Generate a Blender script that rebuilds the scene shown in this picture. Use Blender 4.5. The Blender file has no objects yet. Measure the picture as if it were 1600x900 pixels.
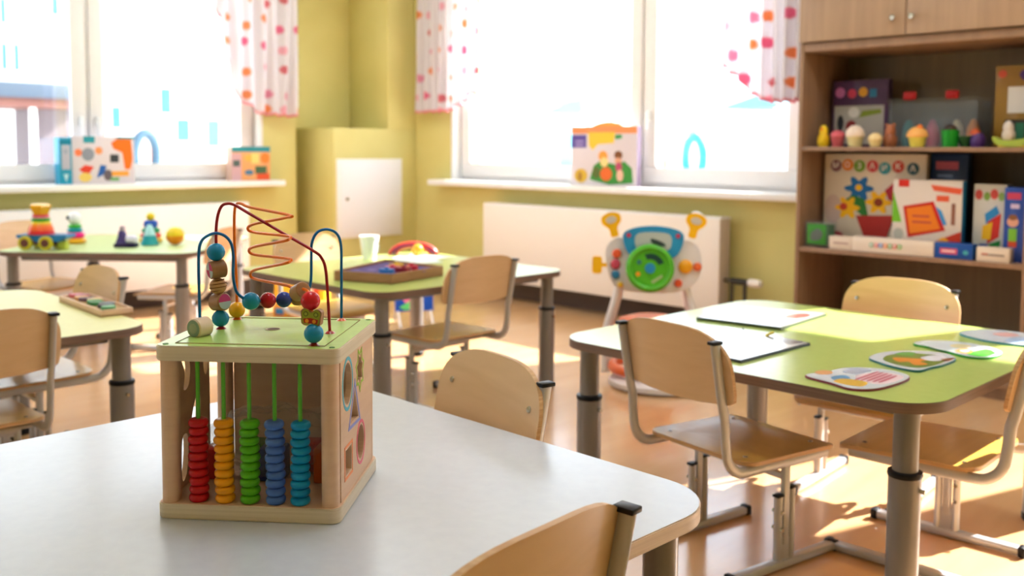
import bpy, bmesh, math, random
from mathutils import Vector, Matrix
random.seed(7)
PI = math.pi
SC = bpy.context.scene
COL = SC.collection

# ---------------------------------------------------------------- camera
cam_d = bpy.data.cameras.new('camera')
cam = bpy.data.objects.new('camera', cam_d)
COL.objects.link(cam)
YAW, PIT, ROLL, FPX, CY, CAMZ = -0.788445, 0.070763, 0.0058598, 1513.94, 339.25, 1.2
fw = Vector((math.sin(YAW)*math.cos(PIT), math.cos(YAW)*math.cos(PIT), -math.sin(PIT)))
rt = Vector((math.cos(YAW), -math.sin(YAW), 0))
up = rt.cross(fw)
r2 = rt*math.cos(ROLL)+up*math.sin(ROLL)
u2 = -rt*math.sin(ROLL)+up*math.cos(ROLL)
cam.matrix_world = Matrix(((r2.x, u2.x, -fw.x, 0), (r2.y, u2.y, -fw.y, 0), (r2.z, u2.z, -fw.z, CAMZ), (0, 0, 0, 1)))
cam_d.sensor_width = 36
cam_d.lens = 36*FPX/1600
cam_d.shift_y = -(450-CY)/1600
cam_d.clip_start = 0.05
cam_d.dof.use_dof = True
cam_d.dof.focus_distance = 1.68
cam_d.dof.aperture_fstop = 3.6
SC.camera = cam

# ---------------------------------------------------------------- world, sun, exposure
w = bpy.data.worlds.new('sky'); SC.world = w; w.use_nodes = True
nt = w.node_tree; nt.nodes.clear()
wo = nt.nodes.new('ShaderNodeOutputWorld'); bg = nt.nodes.new('ShaderNodeBackground')
tc = nt.nodes.new('ShaderNodeTexCoord'); sp = nt.nodes.new('ShaderNodeSeparateXYZ'); cr = nt.nodes.new('ShaderNodeValToRGB')
nt.links.new(tc.outputs['Generated'], sp.inputs[0]); nt.links.new(sp.outputs['Z'], cr.inputs[0])
cr.color_ramp.elements[0].color = (0.81, 0.90, 1, 1); cr.color_ramp.elements[1].color = (0.66, 0.81, 1, 1)
nt.links.new(cr.outputs[0], bg.inputs[0]); bg.inputs[1].default_value = 3.3
nt.links.new(bg.outputs[0], wo.inputs[0])
sun_d = bpy.data.lights.new('sun', 'SUN'); sun_d.energy = 20; sun_d.angle = 0.012; sun_d.color = (1, 0.97, 0.92)
sun = bpy.data.objects.new('sun', sun_d); COL.objects.link(sun)
sun.rotation_euler = Vector((-0.30*0.8, -0.95*0.8, -0.60)).to_track_quat('-Z', 'Y').to_euler()
def window_light(name, loc, rot, sx, sy, power):
    d = bpy.data.lights.new(name, 'AREA'); d.shape = 'RECTANGLE'; d.size = sx; d.size_y = sy; d.energy = power
    d.cycles.is_portal = True
    o = bpy.data.objects.new(name, d); COL.objects.link(o); o.location = loc; o.rotation_euler = rot
    return o
window_light('daylight_back_window', (-4.62, 5.85, 1.89), (-PI/2, 0, 0), 3.28, 1.94, 75)
window_light('daylight_left_window', (-7.4, 2.415, 1.89), (0, -PI/2, 0), 1.94, 3.43, 75)
window_light('daylight_third_window', (0.15, 5.85, 1.89), (-PI/2, 0, 0), 2.8, 1.94, 50)
SC.view_settings.view_transform = 'Standard'
SC.view_settings.look = 'None'
SC.view_settings.gamma = 1
SC.view_settings.use_curve_mapping = False
SC.view_settings.exposure = 0.42

FILL_SPOTS = ((-5.2, 1.2), (-5.2, 3.7), (-1.6, 1.2), (-1.6, 3.7))   # added overhead fill, not known fixtures; the housings are built at the end
for lx, ly in FILL_SPOTS:
    d = bpy.data.lights.new('ceiling_fill', 'AREA'); d.shape = 'RECTANGLE'; d.size = 1.14; d.size_y = 0.24; d.energy = 14; d.color = (0.80, 0.90, 1)
    o = bpy.data.objects.new('ceiling_fill', d); COL.objects.link(o); o.location = (lx, ly, 3.085)

# ---------------------------------------------------------------- materials
def lin(h):
    h = h.lstrip('#'); o = []
    for i in (0, 2, 4):
        c = int(h[i:i+2], 16)/255
        o.append(c/12.92 if c <= 0.04045 else ((c+0.055)/1.055)**2.4)
    return (o[0], o[1], o[2], 1)
MC = {}
def mat(h, rough=0.5, coat=0.0, metal=0.0, trans=0.0, alpha=1.0, name=None):
    k = (h, rough, coat, metal, trans, alpha)
    if k in MC: return MC[k]
    m = bpy.data.materials.new(name or 'paint_'+h.strip('#')); m.use_nodes = True
    b = m.node_tree.nodes['Principled BSDF']
    b.inputs['Base Color'].default_value = lin(h); b.inputs['Roughness'].default_value = rough
    b.inputs['Coat Weight'].default_value = coat; b.inputs['Coat Roughness'].default_value = 0.12
    b.inputs['Specular IOR Level'].default_value = 0.5 if (coat > 0.3 or metal > 0) else 0.25; b.inputs['Metallic'].default_value = metal; b.inputs['Transmission Weight'].default_value = trans
    b.inputs['Alpha'].default_value = alpha
    MC[k] = m; return m
def noise_mat(name, c1, c2, scale=(1, 1, 1), nscale=5, rough=0.5, detail=4, coat=0.0, bump=0.0, distort=0.3):
    m = bpy.data.materials.new(name); m.use_nodes = True; n = m.node_tree; b = n.nodes['Principled BSDF']
    t = n.nodes.new('ShaderNodeTexCoord'); mp = n.nodes.new('ShaderNodeMapping'); mp.inputs['Scale'].default_value = scale
    ns = n.nodes.new('ShaderNodeTexNoise'); ns.inputs['Scale'].default_value = nscale; ns.inputs['Detail'].default_value = detail
    ns.inputs['Distortion'].default_value = distort
    r = n.nodes.new('ShaderNodeValToRGB'); r.color_ramp.elements[0].color = lin(c1); r.color_ramp.elements[1].color = lin(c2)
    r.color_ramp.elements[0].position = 0.3; r.color_ramp.elements[1].position = 0.7
    n.links.new(t.outputs['Object'], mp.inputs[0]); n.links.new(mp.outputs[0], ns.inputs[0]); n.links.new(ns.outputs[0], r.inputs[0])
    n.links.new(r.outputs[0], b.inputs['Base Color'])
    b.inputs['Roughness'].default_value = rough; b.inputs['Coat Weight'].default_value = coat; b.inputs['Coat Roughness'].default_value = 0.15
    if bump:
        bp = n.nodes.new('ShaderNodeBump'); bp.inputs['Strength'].default_value = bump; bp.inputs['Distance'].default_value = 0.002
        n.links.new(ns.outputs[0], bp.inputs['Height']); n.links.new(bp.outputs[0], b.inputs['Normal'])
    return m
M_wall = noise_mat('green_plaster', '#D2C87E', '#D8CF88', nscale=2, rough=0.75)
M_ceil = noise_mat('ceiling_paint', '#F0F0EC', '#F6F6F2', nscale=2, rough=0.8)
M_floor = noise_mat('linoleum', '#D4A272', '#DDAF80', scale=(6, 1, 1), nscale=1.6, rough=0.26, detail=6, coat=0.7)
M_white = mat('#F1F1F2', 0.4)
M_pvc = mat('#E9E6E6', 0.35)
M_radiator = mat('#EFE6DE', 0.4)
M_cab = noise_mat('ash_laminate', '#8A6B54', '#9C7B62', scale=(9, 9, 0.7), nscale=3, rough=0.5)
M_cab_back = noise_mat('ash_laminate_back', '#6E5A40', '#786346', scale=(9, 9, 0.7), nscale=3, rough=0.6)
M_ply = noise_mat('chair_plywood', '#D6B084', '#E0BC92', scale=(1.2, 9, 9), nscale=2.2, rough=0.32, detail=5, coat=0.25, distort=0.8)
M_seat = noise_mat('seat_plywood', '#E0AC46', '#EAB956', scale=(1.2, 9, 9), nscale=2.2, rough=0.3, detail=5, coat=0.3, distort=0.8)
M_plyedge = noise_mat('plywood_edge', '#B98A58', '#D9B284', scale=(1, 1, 60), nscale=4, rough=0.5)
M_tube = mat('#BEBEC2', 0.32, 0.2, 0.3, name='grey_enamel_tube')
M_leg = mat('#827E7E', 0.35, 0.2, 0.3, name='grey_table_leg')
M_black = mat('#15161C', 0.4)
M_steel = mat('#B8B4AC', 0.25, 0, 0.9)
M_edge = noise_mat('table_edge', '#6C5448', '#806658', scale=(1, 1, 80), nscale=4, rough=0.5)
M_edge_w = noise_mat('white_table_edge', '#CDB29B', '#DCC4AE', scale=(1, 1, 80), nscale=4, rough=0.5)
def laminate(c1, c2, name, rough=0.3, coat=0.6):
    return noise_mat(name, c1, c2, nscale=40, rough=rough, detail=2, coat=coat)
M_green_top = laminate('#B9CE6A', '#BFD372', 'green_laminate')
M_white_top = laminate('#C0C5D0', '#C5CAD4', 'white_laminate', 0.28, 0.15)
M_yellow_top = laminate('#DAD58C', '#DEDA92', 'yellow_laminate', 0.45, 0.0)
M_pale_top = laminate('#BCD08A', '#C2D592', 'pale_green_laminate', 0.4, 0.1)
M_toywood = noise_mat('toy_birch', '#D8B092', '#E2BE9F', scale=(1, 1, 12), nscale=4, rough=0.5, detail=5)
M_toyply = noise_mat('toy_plywood', '#D0C0A8', '#E4D6C2', scale=(1, 1, 60), nscale=3, rough=0.5)
M_toygreen = noise_mat('toy_green_top', '#9DBE58', '#A6C862', nscale=30, rough=0.35, coat=0.2)
M_glass = bpy.data.materials.new('window_glass'); M_glass.use_nodes = True
_n = M_glass.node_tree; _n.nodes.clear()
_o = _n.nodes.new('ShaderNodeOutputMaterial'); _mx = _n.nodes.new('ShaderNodeMixShader'); _t = _n.nodes.new('ShaderNodeBsdfTransparent'); _g = _n.nodes.new('ShaderNodeBsdfGlossy')
_g.inputs['Roughness'].default_value = 0.02; _mx.inputs[0].default_value = 0.05
_n.links.new(_t.outputs[0], _mx.inputs[1]); _n.links.new(_g.outputs[0], _mx.inputs[2]); _n.links.new(_mx.outputs[0], _o.inputs[0])
def clear_mat(name, h, fac):
    m = bpy.data.materials.new(name); m.use_nodes = True; n = m.node_tree; n.nodes.clear()
    o = n.nodes.new('ShaderNodeOutputMaterial'); x = n.nodes.new('ShaderNodeMixShader'); t = n.nodes.new('ShaderNodeBsdfTransparent')
    p = n.nodes.new('ShaderNodeBsdfPrincipled'); p.inputs['Base Color'].default_value = lin(h); p.inputs['Roughness'].default_value = 0.12
    x.inputs[0].default_value = fac
    n.links.new(t.outputs[0], x.inputs[1]); n.links.new(p.outputs[0], x.inputs[2]); n.links.new(x.outputs[0], o.inputs[0])
    return m
M_clear = clear_mat('clear_plastic', '#C4CCD0', 0.10)
M_bag = clear_mat('clear_film', '#E8ECEE', 0.14)
M_cup = clear_mat('milky_plastic', '#F8FAFC', 0.9)

# ---------------------------------------------------------------- mesh helpers
class MB:
    """collects faces with material slots; build() links ONE mesh object"""
    def __init__(s): s.v = []; s.f = []; s.m = []; s.mats = []
    def slot(s, m):
        if m not in s.mats: s.mats.append(m)
        return s.mats.index(m)
    def add(s, vs, fs, m, M=None):
        k = len(s.v); i = s.slot(m)
        for p in vs: s.v.append(tuple(M @ Vector(p)) if M else tuple(p))
        for j, f in enumerate(fs): s.f.append([a+k for a in f]); s.m.append(i)
        return s
    def bm(s, b, m, M=None):
        b.verts.ensure_lookup_table(); b.verts.index_update()
        s.add([v.co[:] for v in b.verts], [[v.index for v in f.verts] for f in b.faces], m, M); b.free(); return s
    def box(s, c, d, m, bev=0.0, M=None, seg=2):
        b = bmesh.new(); bmesh.ops.create_cube(b, size=1)
        for v in b.verts: v.co = Vector((c[0]+v.co.x*d[0], c[1]+v.co.y*d[1], c[2]+v.co.z*d[2]))
        if bev: bmesh.ops.bevel(b, geom=b.edges[:], offset=min(bev, min(d)*0.49), segments=seg, affect='EDGES', profile=0.5)
        return s.bm(b, m, M)
    def b2(s, x0, x1, y0, y1, z0, z1, m, bev=0.0, M=None):
        return s.box(((x0+x1)/2, (y0+y1)/2, (z0+z1)/2), (abs(x1-x0), abs(y1-y0), abs(z1-z0)), m, bev, M)
    def lathe(s, prof, m, M=None, seg=24, c=(0, 0, 0)):
        vs = []; fs = []; n = len(prof)
        for r, z in prof:
            for k in range(seg):
                a = 2*PI*k/seg; vs.append((c[0]+r*math.cos(a), c[1]+r*math.sin(a), c[2]+z))
        for i in range(n-1):
            for k in range(seg):
                k2 = (k+1) % seg; fs.append([i*seg+k, i*seg+k2, (i+1)*seg+k2, (i+1)*seg+k])
        if prof[0][0] > 1e-5: fs.append([k for k in range(seg)][::-1])
        if prof[-1][0] > 1e-5: fs.append([(n-1)*seg+k for k in range(seg)])
        return s.add(vs, fs, m, M)
    def sphere(s, c, r, m, M=None, sc=(1, 1, 1), seg=20):
        b = bmesh.new(); bmesh.ops.create_uvsphere(b, u_segments=seg, v_segments=max(8, seg//2+2), radius=1)
        for v in b.verts: v.co = Vector((c[0]+v.co.x*r*sc[0], c[1]+v.co.y*r*sc[1], c[2]+v.co.z*r*sc[2]))
        return s.bm(b, m, M)
    def tube(s, path, r, m, seg=10, M=None, flat=None, ref=(0, 0, 1), closed=False):
        P = [Vector(p) for p in path]; n = len(P); vs = []; fs = []
        up_ = Vector(ref)
        for i in range(n):
            if closed: t = (P[(i+1) % n]-P[i-1]).normalized()
            else: t = ((P[min(i+1, n-1)]-P[max(i-1, 0)])).normalized()
            if i == 0:
                a = t.cross(up_)
                if a.length < 1e-3: a = t.cross(Vector((1, 0, 0)))
                a.normalize(); prev = a
            else:
                a = prev-t*prev.dot(t); a.normalize(); prev = a
            b_ = t.cross(a)
            ra, rb = flat if flat else (r, r)
            for k in range(seg):
                q = 2*PI*k/seg; vs.append(P[i]+a*math.cos(q)*ra+b_*math.sin(q)*rb)
        last = n if closed else n-1
        for i in range(last):
            j = (i+1) % n
            for k in range(seg):
                k2 = (k+1) % seg; fs.append([i*seg+k, i*seg+k2, j*seg+k2, j*seg+k])
        if not closed:
            fs.append([k for k in range(seg)][::-1]); fs.append([(n-1)*seg+k for k in range(seg)])
        return s.add(vs, fs, m, M)
    def cyl(s, a, b_, r, m, seg=16, M=None, r2=None):
        a = Vector(a); b_ = Vector(b_); d = b_-a; L = d.length
        T = Matrix.Translation(a) @ d.to_track_quat('Z', 'Y').to_matrix().to_4x4()
        if M: T = M @ T
        return s.lathe([(r, 0), (r if r2 is None else r2, L)], m, T, seg)
    def prism(s, poly, z0, z1, m, M=None, side=None, tops=True):
        n = len(poly)
        vs = [(p[0], p[1], z0) for p in poly]+[(p[0], p[1], z1) for p in poly]
        s.add(vs, [list(range(n))[::-1], [n+i for i in range(n)]], m, M)
        s.add(vs, [[i, (i+1) % n, n+(i+1) % n, n+i] for i in range(n)], side or m, M)
        return s
    def build(s, name, parent=None, smooth=35, **kw):
        me = bpy.data.meshes.new(name); me.from_pydata(s.v, [], s.f)
        for m in s.mats: me.materials.append(m)
        me.polygons.foreach_set('material_index', s.m)
        b = bmesh.new(); b.from_mesh(me); bmesh.ops.remove_doubles(b, verts=b.verts, dist=1e-6)
        bmesh.ops.recalc_face_normals(b, faces=b.faces); b.to_mesh(me); b.free()
        if smooth:
            me.shade_smooth(); me.set_sharp_from_angle(angle=math.radians(smooth))
        o = bpy.data.objects.new(name, me); COL.objects.link(o)
        if parent: o.parent = parent
        for k, v in kw.items(): o[k] = v
        return o
def T(x=0, y=0, z=0): return Matrix.Translation((x, y, z))
def RZ(a): return Matrix.Rotation(a, 4, 'Z')
def RX(a): return Matrix.Rotation(a, 4, 'X')
def RY(a): return Matrix.Rotation(a, 4, 'Y')
def thing(name, label, cat, loc=(0, 0, 0), rz=0, group=None):
    o = bpy.data.objects.new(name, None); COL.objects.link(o); o.empty_display_size = 0.05
    o.location = loc; o.rotation_euler = (0, 0, rz); o['label'] = label; o['category'] = cat
    if group: o['group'] = group
    return o
def tag(o, label, cat, group=None):
    o['label'] = label; o['category'] = cat
    if group: o['group'] = group
    return o
def children(o): return [c for c in COL.objects if c.parent == o]
def dup(root, loc, rz, label, group=None):
    def cp(o, par):
        c = o.copy(); COL.objects.link(c); c.parent = par
        for ch in list(children(o)): cp(ch, c)
        return c
    r = cp(root, None); r.location = loc; r.rotation_euler = (0, 0, rz); r['label'] = label
    if group: r['group'] = group
    return r
def rrect(w, d, r, n=8, cx=0, cy=0):
    p = []
    for sx, sy, a0 in ((1, 1, 0), (-1, 1, PI/2), (-1, -1, PI), (1, -1, 3*PI/2)):
        for i in range(n+1):
            a = a0+PI/2*i/n; p.append((cx+sx*(w/2-r)+r*math.cos(a), cy+sy*(d/2-r)+r*math.sin(a)))
    return p
def circ(r, n=24, cx=0, cy=0, rx=1, ry=1): return [(cx+rx*r*math.cos(2*PI*i/n), cy+ry*r*math.sin(2*PI*i/n)) for i in range(n)]
def blob(pts, n=6):
    """closed smooth outline through points (catmull-rom)"""
    out = []; L = len(pts)
    for i in range(L):
        p0, p1, p2, p3 = pts[i-1], pts[i], pts[(i+1) % L], pts[(i+2) % L]
        for k in range(n):
            t = k/n
            out.append(tuple(0.5*((2*p1[j])+(-p0[j]+p2[j])*t+(2*p0[j]-5*p1[j]+4*p2[j]-p3[j])*t*t+(-p0[j]+3*p1[j]-3*p2[j]+p3[j])*t**3) for j in range(len(p1))))
    return out
def spline(pts, n=6):
    out = []; L = len(pts)
    for i in range(L-1):
        p0, p1, p2, p3 = pts[max(i-1, 0)], pts[i], pts[i+1], pts[min(i+2, L-1)]
        for k in range(n):
            t = k/n
            out.append(tuple(0.5*((2*p1[j])+(-p0[j]+p2[j])*t+(2*p0[j]-5*p1[j]+4*p2[j]-p3[j])*t*t+(-p0[j]+3*p1[j]-3*p2[j]+p3[j])*t**3) for j in range(3)))
    out.append(tuple(pts[-1])); return out
def struct(mb, name, **kw):
    o = mb.build(name, **kw); o['kind'] = 'structure'; return o
def holed_plate(outline, holes, thick, m, M):
    """2-D filled curve with holes turned into mesh, added to an MB"""
    cu = bpy.data.curves.new('outline', 'CURVE'); cu.dimensions = '2D'; cu.fill_mode = 'BOTH'; cu.extrude = thick/2
    for poly in [outline]+holes:
        sp_ = cu.splines.new('POLY'); sp_.points.add(len(poly)-1)
        for i, p in enumerate(poly): sp_.points[i].co = (p[0], p[1], 0, 1)
        sp_.use_cyclic_u = True
    ob = bpy.data.objects.new('outline', cu); COL.objects.link(ob)
    dg = bpy.context.evaluated_depsgraph_get(); me = bpy.data.meshes.new_from_object(ob.evaluated_get(dg))
    mb = MB(); mb.add([v.co[:] for v in me.vertices], [list(p.vertices) for p in me.polygons], m, M)
    bpy.data.objects.remove(ob); bpy.data.curves.remove(cu); bpy.data.meshes.remove(me)
    return mb
def text_mb(mb, txt, size, m, M, bold=0.0, thick=0.0006):
    cu = bpy.data.curves.new('t', 'FONT'); cu.body = txt; cu.size = size; cu.extrude = thick; cu.align_x = 'CENTER'; cu.align_y = 'CENTER'; cu.offset = bold
    cu.resolution_u = 3
    ob = bpy.data.objects.new('t', cu); COL.objects.link(ob)
    dg = bpy.context.evaluated_depsgraph_get(); me = bpy.data.meshes.new_from_object(ob.evaluated_get(dg))
    mb.add([v.co[:] for v in me.vertices], [list(p.vertices) for p in me.polygons], m, M)
    bpy.data.objects.remove(ob); bpy.data.curves.remove(cu); bpy.data.meshes.remove(me)

# ---------------------------------------------------------------- room shell
YW, XL, XR, YR, ZC = 5.483, -7.04, 2.4, -2.6, 3.15
struct(MB().b2(-7.6, XR+0.3, YR-0.3, YW+0.4, -0.12, 0, M_floor), 'floor')
struct(MB().b2(-7.6, XR+0.3, YR-0.3, YW+0.4, ZC, ZC+0.12, M_ceil), 'ceiling')
# back wall with two window openings
Z0, Z1 = 0.915, 2.86
wb = MB(); WT = 0.34
for x0, x1 in ((-7.5, -6.26), (-2.98, -1.25), (1.55, XR+0.3)): wb.b2(x0, x1, YW, YW+WT, 0, ZC, M_wall)
for x0, x1 in ((-6.26, -2.98), (-1.25, 1.55)):
    wb.b2(x0, x1, YW, YW+WT, 0, Z0, M_wall); wb.b2(x0, x1, YW, YW+WT, Z1, ZC, M_wall)
struct(wb, 'wall_back')
# left wall with a window, ending at the recess
wl = MB()
wl.b2(XL-WT, XL, YR-0.3, 0.7, 0, ZC, M_wall); wl.b2(XL-WT, XL, 4.13, 4.443, 0, ZC, M_wall)
wl.b2(XL-WT, XL, 0.7, 4.13, 0, Z0, M_wall); wl.b2(XL-WT, XL, 0.7, 4.13, Z1, ZC, M_wall)
wl.b2(-7.6, -7.3, 4.3, YW, 0, ZC, M_wall)
struct(wl, 'wall_left')
struct(MB().b2(XR, XR+0.3, YR-0.3, YW+0.3, 0, ZC, M_wall), 'wall_right')
# rear wall behind the viewer, with an opening added to let in fill light
wr = MB()
for x0, x1 in ((-7.5, -5.6), (-4.0, XR+0.3)): wr.b2(x0, x1, YR-0.3, YR, 0, ZC, M_wall)
for x0, x1 in ((-5.6, -4.0),):
    wr.b2(x0, x1, YR-0.3, YR, 0, 0.9, M_wall); wr.b2(x0, x1, YR-0.3, YR, 2.6, ZC, M_wall)
struct(wr, 'wall_rear')
# boxed pipe shaft in the corner: lower box and slimmer column
struct(MB().b2(-7.3, -6.73, 4.61, YW, 0, 1.362, M_wall, 0.004), 'wall_boxing')
struct(MB().b2(-7.3, -6.73, 5.17, YW, 1.362, ZC, M_wall, 0.004), 'wall_column')
# skirting
M_base = mat('#5B4E48', 0.5)
struct(MB().b2(-6.73, -2.72, YW-0.018, YW, 0, 0.14, M_base, 0.003), 'baseboard_back')
struct(MB().b2(XL, XL+0.018, YR, 4.44, 0, 0.14, M_base, 0.003), 'baseboard_left')

def window_unit(name, M, W, H, mull, panes):
    """local: x along the wall, z up, y outward; frame sits at y 0.10..0.17"""
    fr = MB(); t = 0.055
    fr.b2(0, W, 0.10, 0.17, 0, t, M_pvc, 0.004, M); fr.b2(0, W, 0.10, 0.17, H-t, H, M_pvc, 0.004, M)
    fr.b2(0, t, 0.10, 0.17, t, H-t, M_pvc, 0.004, M); fr.b2(W-t, W, 0.10, 0.17, t, H-t, M_pvc, 0.004, M)
    for mx in mull: fr.b2(mx-0.03, mx+0.03, 0.10, 0.17, t, H-t, M_pvc, 0.004, M)
    o = fr.build(name); o['kind'] = 'structure'
    rv = MB()   # white reveals
    rv.b2(-0.004, 0.03, 0, 0.12, 0, H, M_white, 0, M); rv.b2(W-0.03, W+0.004, 0, 0.12, 0, H, M_white, 0, M); rv.b2(0, W, 0, 0.12, H-0.02, H, M_white, 0, M)
    rv.build('window_reveal', o)
    for x0, x1 in panes:
        s = MB(); q = 0.10
        s.b2(x0, x1, 0.075, 0.115, t-0.01, t+q, M_pvc, 0.008, M); s.b2(x0, x1, 0.075, 0.115, H-t-q, H-t+0.01, M_pvc, 0.008, M)
        s.b2(x0, x0+q, 0.075, 0.115, t+q, H-t-q, M_pvc, 0.008, M); s.b2(x1-q, x1, 0.075, 0.115, t+q, H-t-q, M_pvc, 0.008, M)
        so = s.build('window_sash', o)
        g = MB(); g.b2(x0+q, x1-q, 0.092, 0.098, t+q, H-t-q, M_glass, 0, M); g.build('pane', so)
    return o
def handle(parent, M, x, z):
    h = MB(); h.box((x, 0.066, z), (0.03, 0.016, 0.07), M_white, 0.005, M); h.box((x, 0.045, z+0.02), (0.022, 0.02, 0.022), M_white, 0.005, M)
    h.box((x, 0.033, z-0.035), (0.022, 0.014, 0.13), M_white, 0.006, M); h.build('window_handle', parent)
MB_ = T(-6.26, YW, Z0)
wo1 = window_unit('window_1', MB_, 3.28, Z1-Z0, [1.985], [(0.05, 1.97), (2.0, 3.23)])
handle(wo1, MB_, 2.045, 0.52)
ML_ = T(XL, 0.7, Z0) @ RZ(PI/2)
wo2 = window_unit('window_2', ML_, 3.43, Z1-Z0, [2.07], [(0.05, 2.055), (2.085, 3.38)])
handle(wo2, ML_, 2.015, 0.46); handle(wo2, ML_, 2.13, 0.46)
MT_ = T(-1.25, YW, Z0)
window_unit('window_3', MT_, 2.8, Z1-Z0, [0.85, 1.85], [(0.05, 0.83), (0.87, 1.83), (1.87, 2.75)])
# sills
def sill(x0, x1, y0, y1, name):
    s = MB(); s.b2(x0, x1, y0, y1, 0.885, 0.932, M_white, 0.012)
    return struct(s, name)
sill(-6.40, -2.76, 5.33, 5.60, 'trim_1')
sill(-7.18, -6.88, 0.55, 4.25, 'trim_2')
sill(-1.4, 1.7, 5.33, 5.60, 'trim_3')

# ---------------------------------------------------------------- outside
M_out = mat('#F4F4F2', 0.8); M_snow = mat('#F2F3F2', 0.9); M_teal = mat('#7CC8CF', 0.6)
struct(MB().b2(-90, 60, 5.95, 110, -0.9, -0.8, M_snow).b2(-90, -7.5, -60, 5.95, -0.9, -0.8, M_snow), 'ground')
def building(label, x, y, wdt, dep, h, M, wins, roof=None, wallm=None, rx=0.0):
    b = thing('apartment_building', label, 'building', (x, y, -0.8), rx)
    bw = MB(); bw.b2(0, wdt, 0, dep, 0, h, wallm or M_out); bw.build('building_wall', b)
    for (wx, wz, ww, wh, mm) in wins:
        f = MB(); f.b2(wx-0.04, wx+ww+0.04, -0.05, 0.02, wz-0.04, wz+wh+0.04, M_out, 0.01); fo = f.build('building_window', b)
        g = MB(); g.b2(wx, wx+ww, -0.06, -0.045, wz, wz+wh, mm); g.build('pane', fo)
    if roof: r = MB(); r.b2(-0.2, wdt+0.2, -0.4, dep, h, h+0.35, roof, 0.05); r.build('roof', b)
    return b
Mw = mat('#3A6A78', 0.5); Mw2 = mat('#8FB4B8', 0.5); Mgr = mat('#8D97A6', 0.6)
building('white apartment block with small blue windows, seen through left window', -32, -6, 20, 6, 14, None,
         [(15.9, 5.7, 0.16, 0.75, Mw), (15.9, 4.3, 0.16, 0.8, Mw), (16.25, 4.3, 0.16, 0.8, Mw), (13, 5, 0.4, 0.9, Mw), (10, 5, 0.4, 0.9, Mw), (17.4, 6.1, 0.2, 0.9, Mw), (19.2, 2.6, 0.3, 0.7, Mw)], rx=PI/2, wallm=mat('#B4B8BA', 0.8))
building('pale block with tan corner and grey windows beyond the left curtain', -34, 14.2, 8, 6, 9, None,
         [(1.0, 2.2, 0.5, 0.8, Mgr), (2.2, 2.2, 0.5, 0.8, Mw), (1.6, 3.2, 0.4, 0.9, Mw), (3.4, 2.0, 0.5, 1.0, Mw)], rx=PI/2, wallm=mat('#C9BFB0', 0.8))
building('long white block with pale teal strip, seen through right window', -33, 34, 22, 6, 5.5, None,
         [(2.0, 1.0, 0.9, 4.2, M_teal), (5, 2.6, 0.7, 0.9, Mw2), (9, 2.6, 0.7, 0.9, Mw2), (13, 2.6, 0.7, 0.9, Mw2)])
# entrance canopy seen low in the left window
cn = thing('entrance_canopy', 'grey flat canopy on white posts low behind the left window', 'canopy', (-27, 7.2, -0.8), 0)
c1 = MB(); c1.b2(-2.5, 0, 0, 3.6, 3.25, 3.65, mat('#3E4A58', 0.6), 0.02); c1.build('canopy_roof', cn)
c2 = MB(); c2.b2(-2.4, -0.05, 0.05, 3.55, 3.0, 3.25, mat('#5E3A34', 0.6)); c2.build('fascia', cn)
for yy in (0.4, 1.95, 3.4):
    p = MB(); p.cyl((-0.2, yy, 0), (-0.2, yy, 3.0), 0.09, M_out, 12); p.cyl((-0.2, yy, 0), (-0.2, yy, 0.06), 0.16, M_out, 12); p.build('post', cn)
kb = MB(); kb.b2(-2.4, -1.2, 2.2, 3.4, 0, 3.0, mat('#6A6064', 0.7)); kb.build('back_wall', cn)
def playhouse(name, label, loc, rz, c1_, c2_):
    t = thing(name, label, 'playground', loc, rz)
    for sx in (-0.7, 0.7):
        for sy in (-0.5, 0.5):
            p = MB(); p.cyl((sx, sy, 0), (sx, sy, 2.3), 0.06, mat(c1_, 0.5), 10); p.sphere((sx, sy, 2.32), 0.08, mat(c1_, 0.5), seg=10); p.build('post', t)
    d = MB(); d.b2(-0.75, 0.75, -0.55, 0.55, 1.0, 1.08, mat(c2_, 0.5)); d.build('deck', t)
    a = MB(); a.tube([(0.45+0.32*math.cos(2*PI*i/20), -0.6, 1.75+0.62*math.sin(2*PI*i/20)) for i in range(21)], 0.13, mat(c2_, 0.5)); a.build('arch', t)
    s_ = MB(); s_.add([(0.75, -0.35, 1.08), (0.75, 0.35, 1.08), (2.6, 0.35, 0.1), (2.6, -0.35, 0.1), (0.75, -0.35, 1.02), (0.75, 0.35, 1.02), (2.6, 0.35, 0.04), (2.6, -0.35, 0.04)],
                      [[0, 1, 2, 3], [7, 6, 5, 4], [0, 3, 7, 4], [1, 5, 6, 2], [0, 4, 5, 1], [3, 2, 6, 7]], mat(c1_, 0.5))
    s_.b2(0.75, 0.8, -0.4, 0.4, 1.0, 1.35, mat(c1_, 0.5)); s_.build('slide', t)
    return t
playhouse('playground_slide', 'orange post and blue arch playground frame behind the right window', (-17.4, 25.2, -0.8), 0, '#C8683A', '#1F7FAF')
playhouse('playground_slide', 'orange slide frame low behind the left window', (-27.5, 11.6, -0.8), PI/2, '#CC5A24', '#3E5868')
def shelter(label, loc, c_):
    t = thing('garden_shelter', label, 'shelter', loc)
    r = MB(); r.add([(-1, -1, 3.2), (1, -1, 3.2), (1, 1, 3.2), (-1, 1, 3.2), (0, 0, 3.7)], [[0, 1, 4], [1, 2, 4], [2, 3, 4], [3, 0, 4], [3, 2, 1, 0]], mat(c_, 0.6)); r.build('roof', t)
    for sx in (-0.85, 0.85):
        for sy in (-0.85, 0.85):
            p = MB(); p.cyl((sx, sy, 0), (sx, sy, 3.2), 0.06, M_out, 8); p.build('post', t)
    b = MB(); b.b2(-0.8, 0.8, -0.8, 0.8, 0.9, 1.3, mat('#E7A08A', 0.6), 0.03); b.build('sandbox_rail', t)
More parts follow.
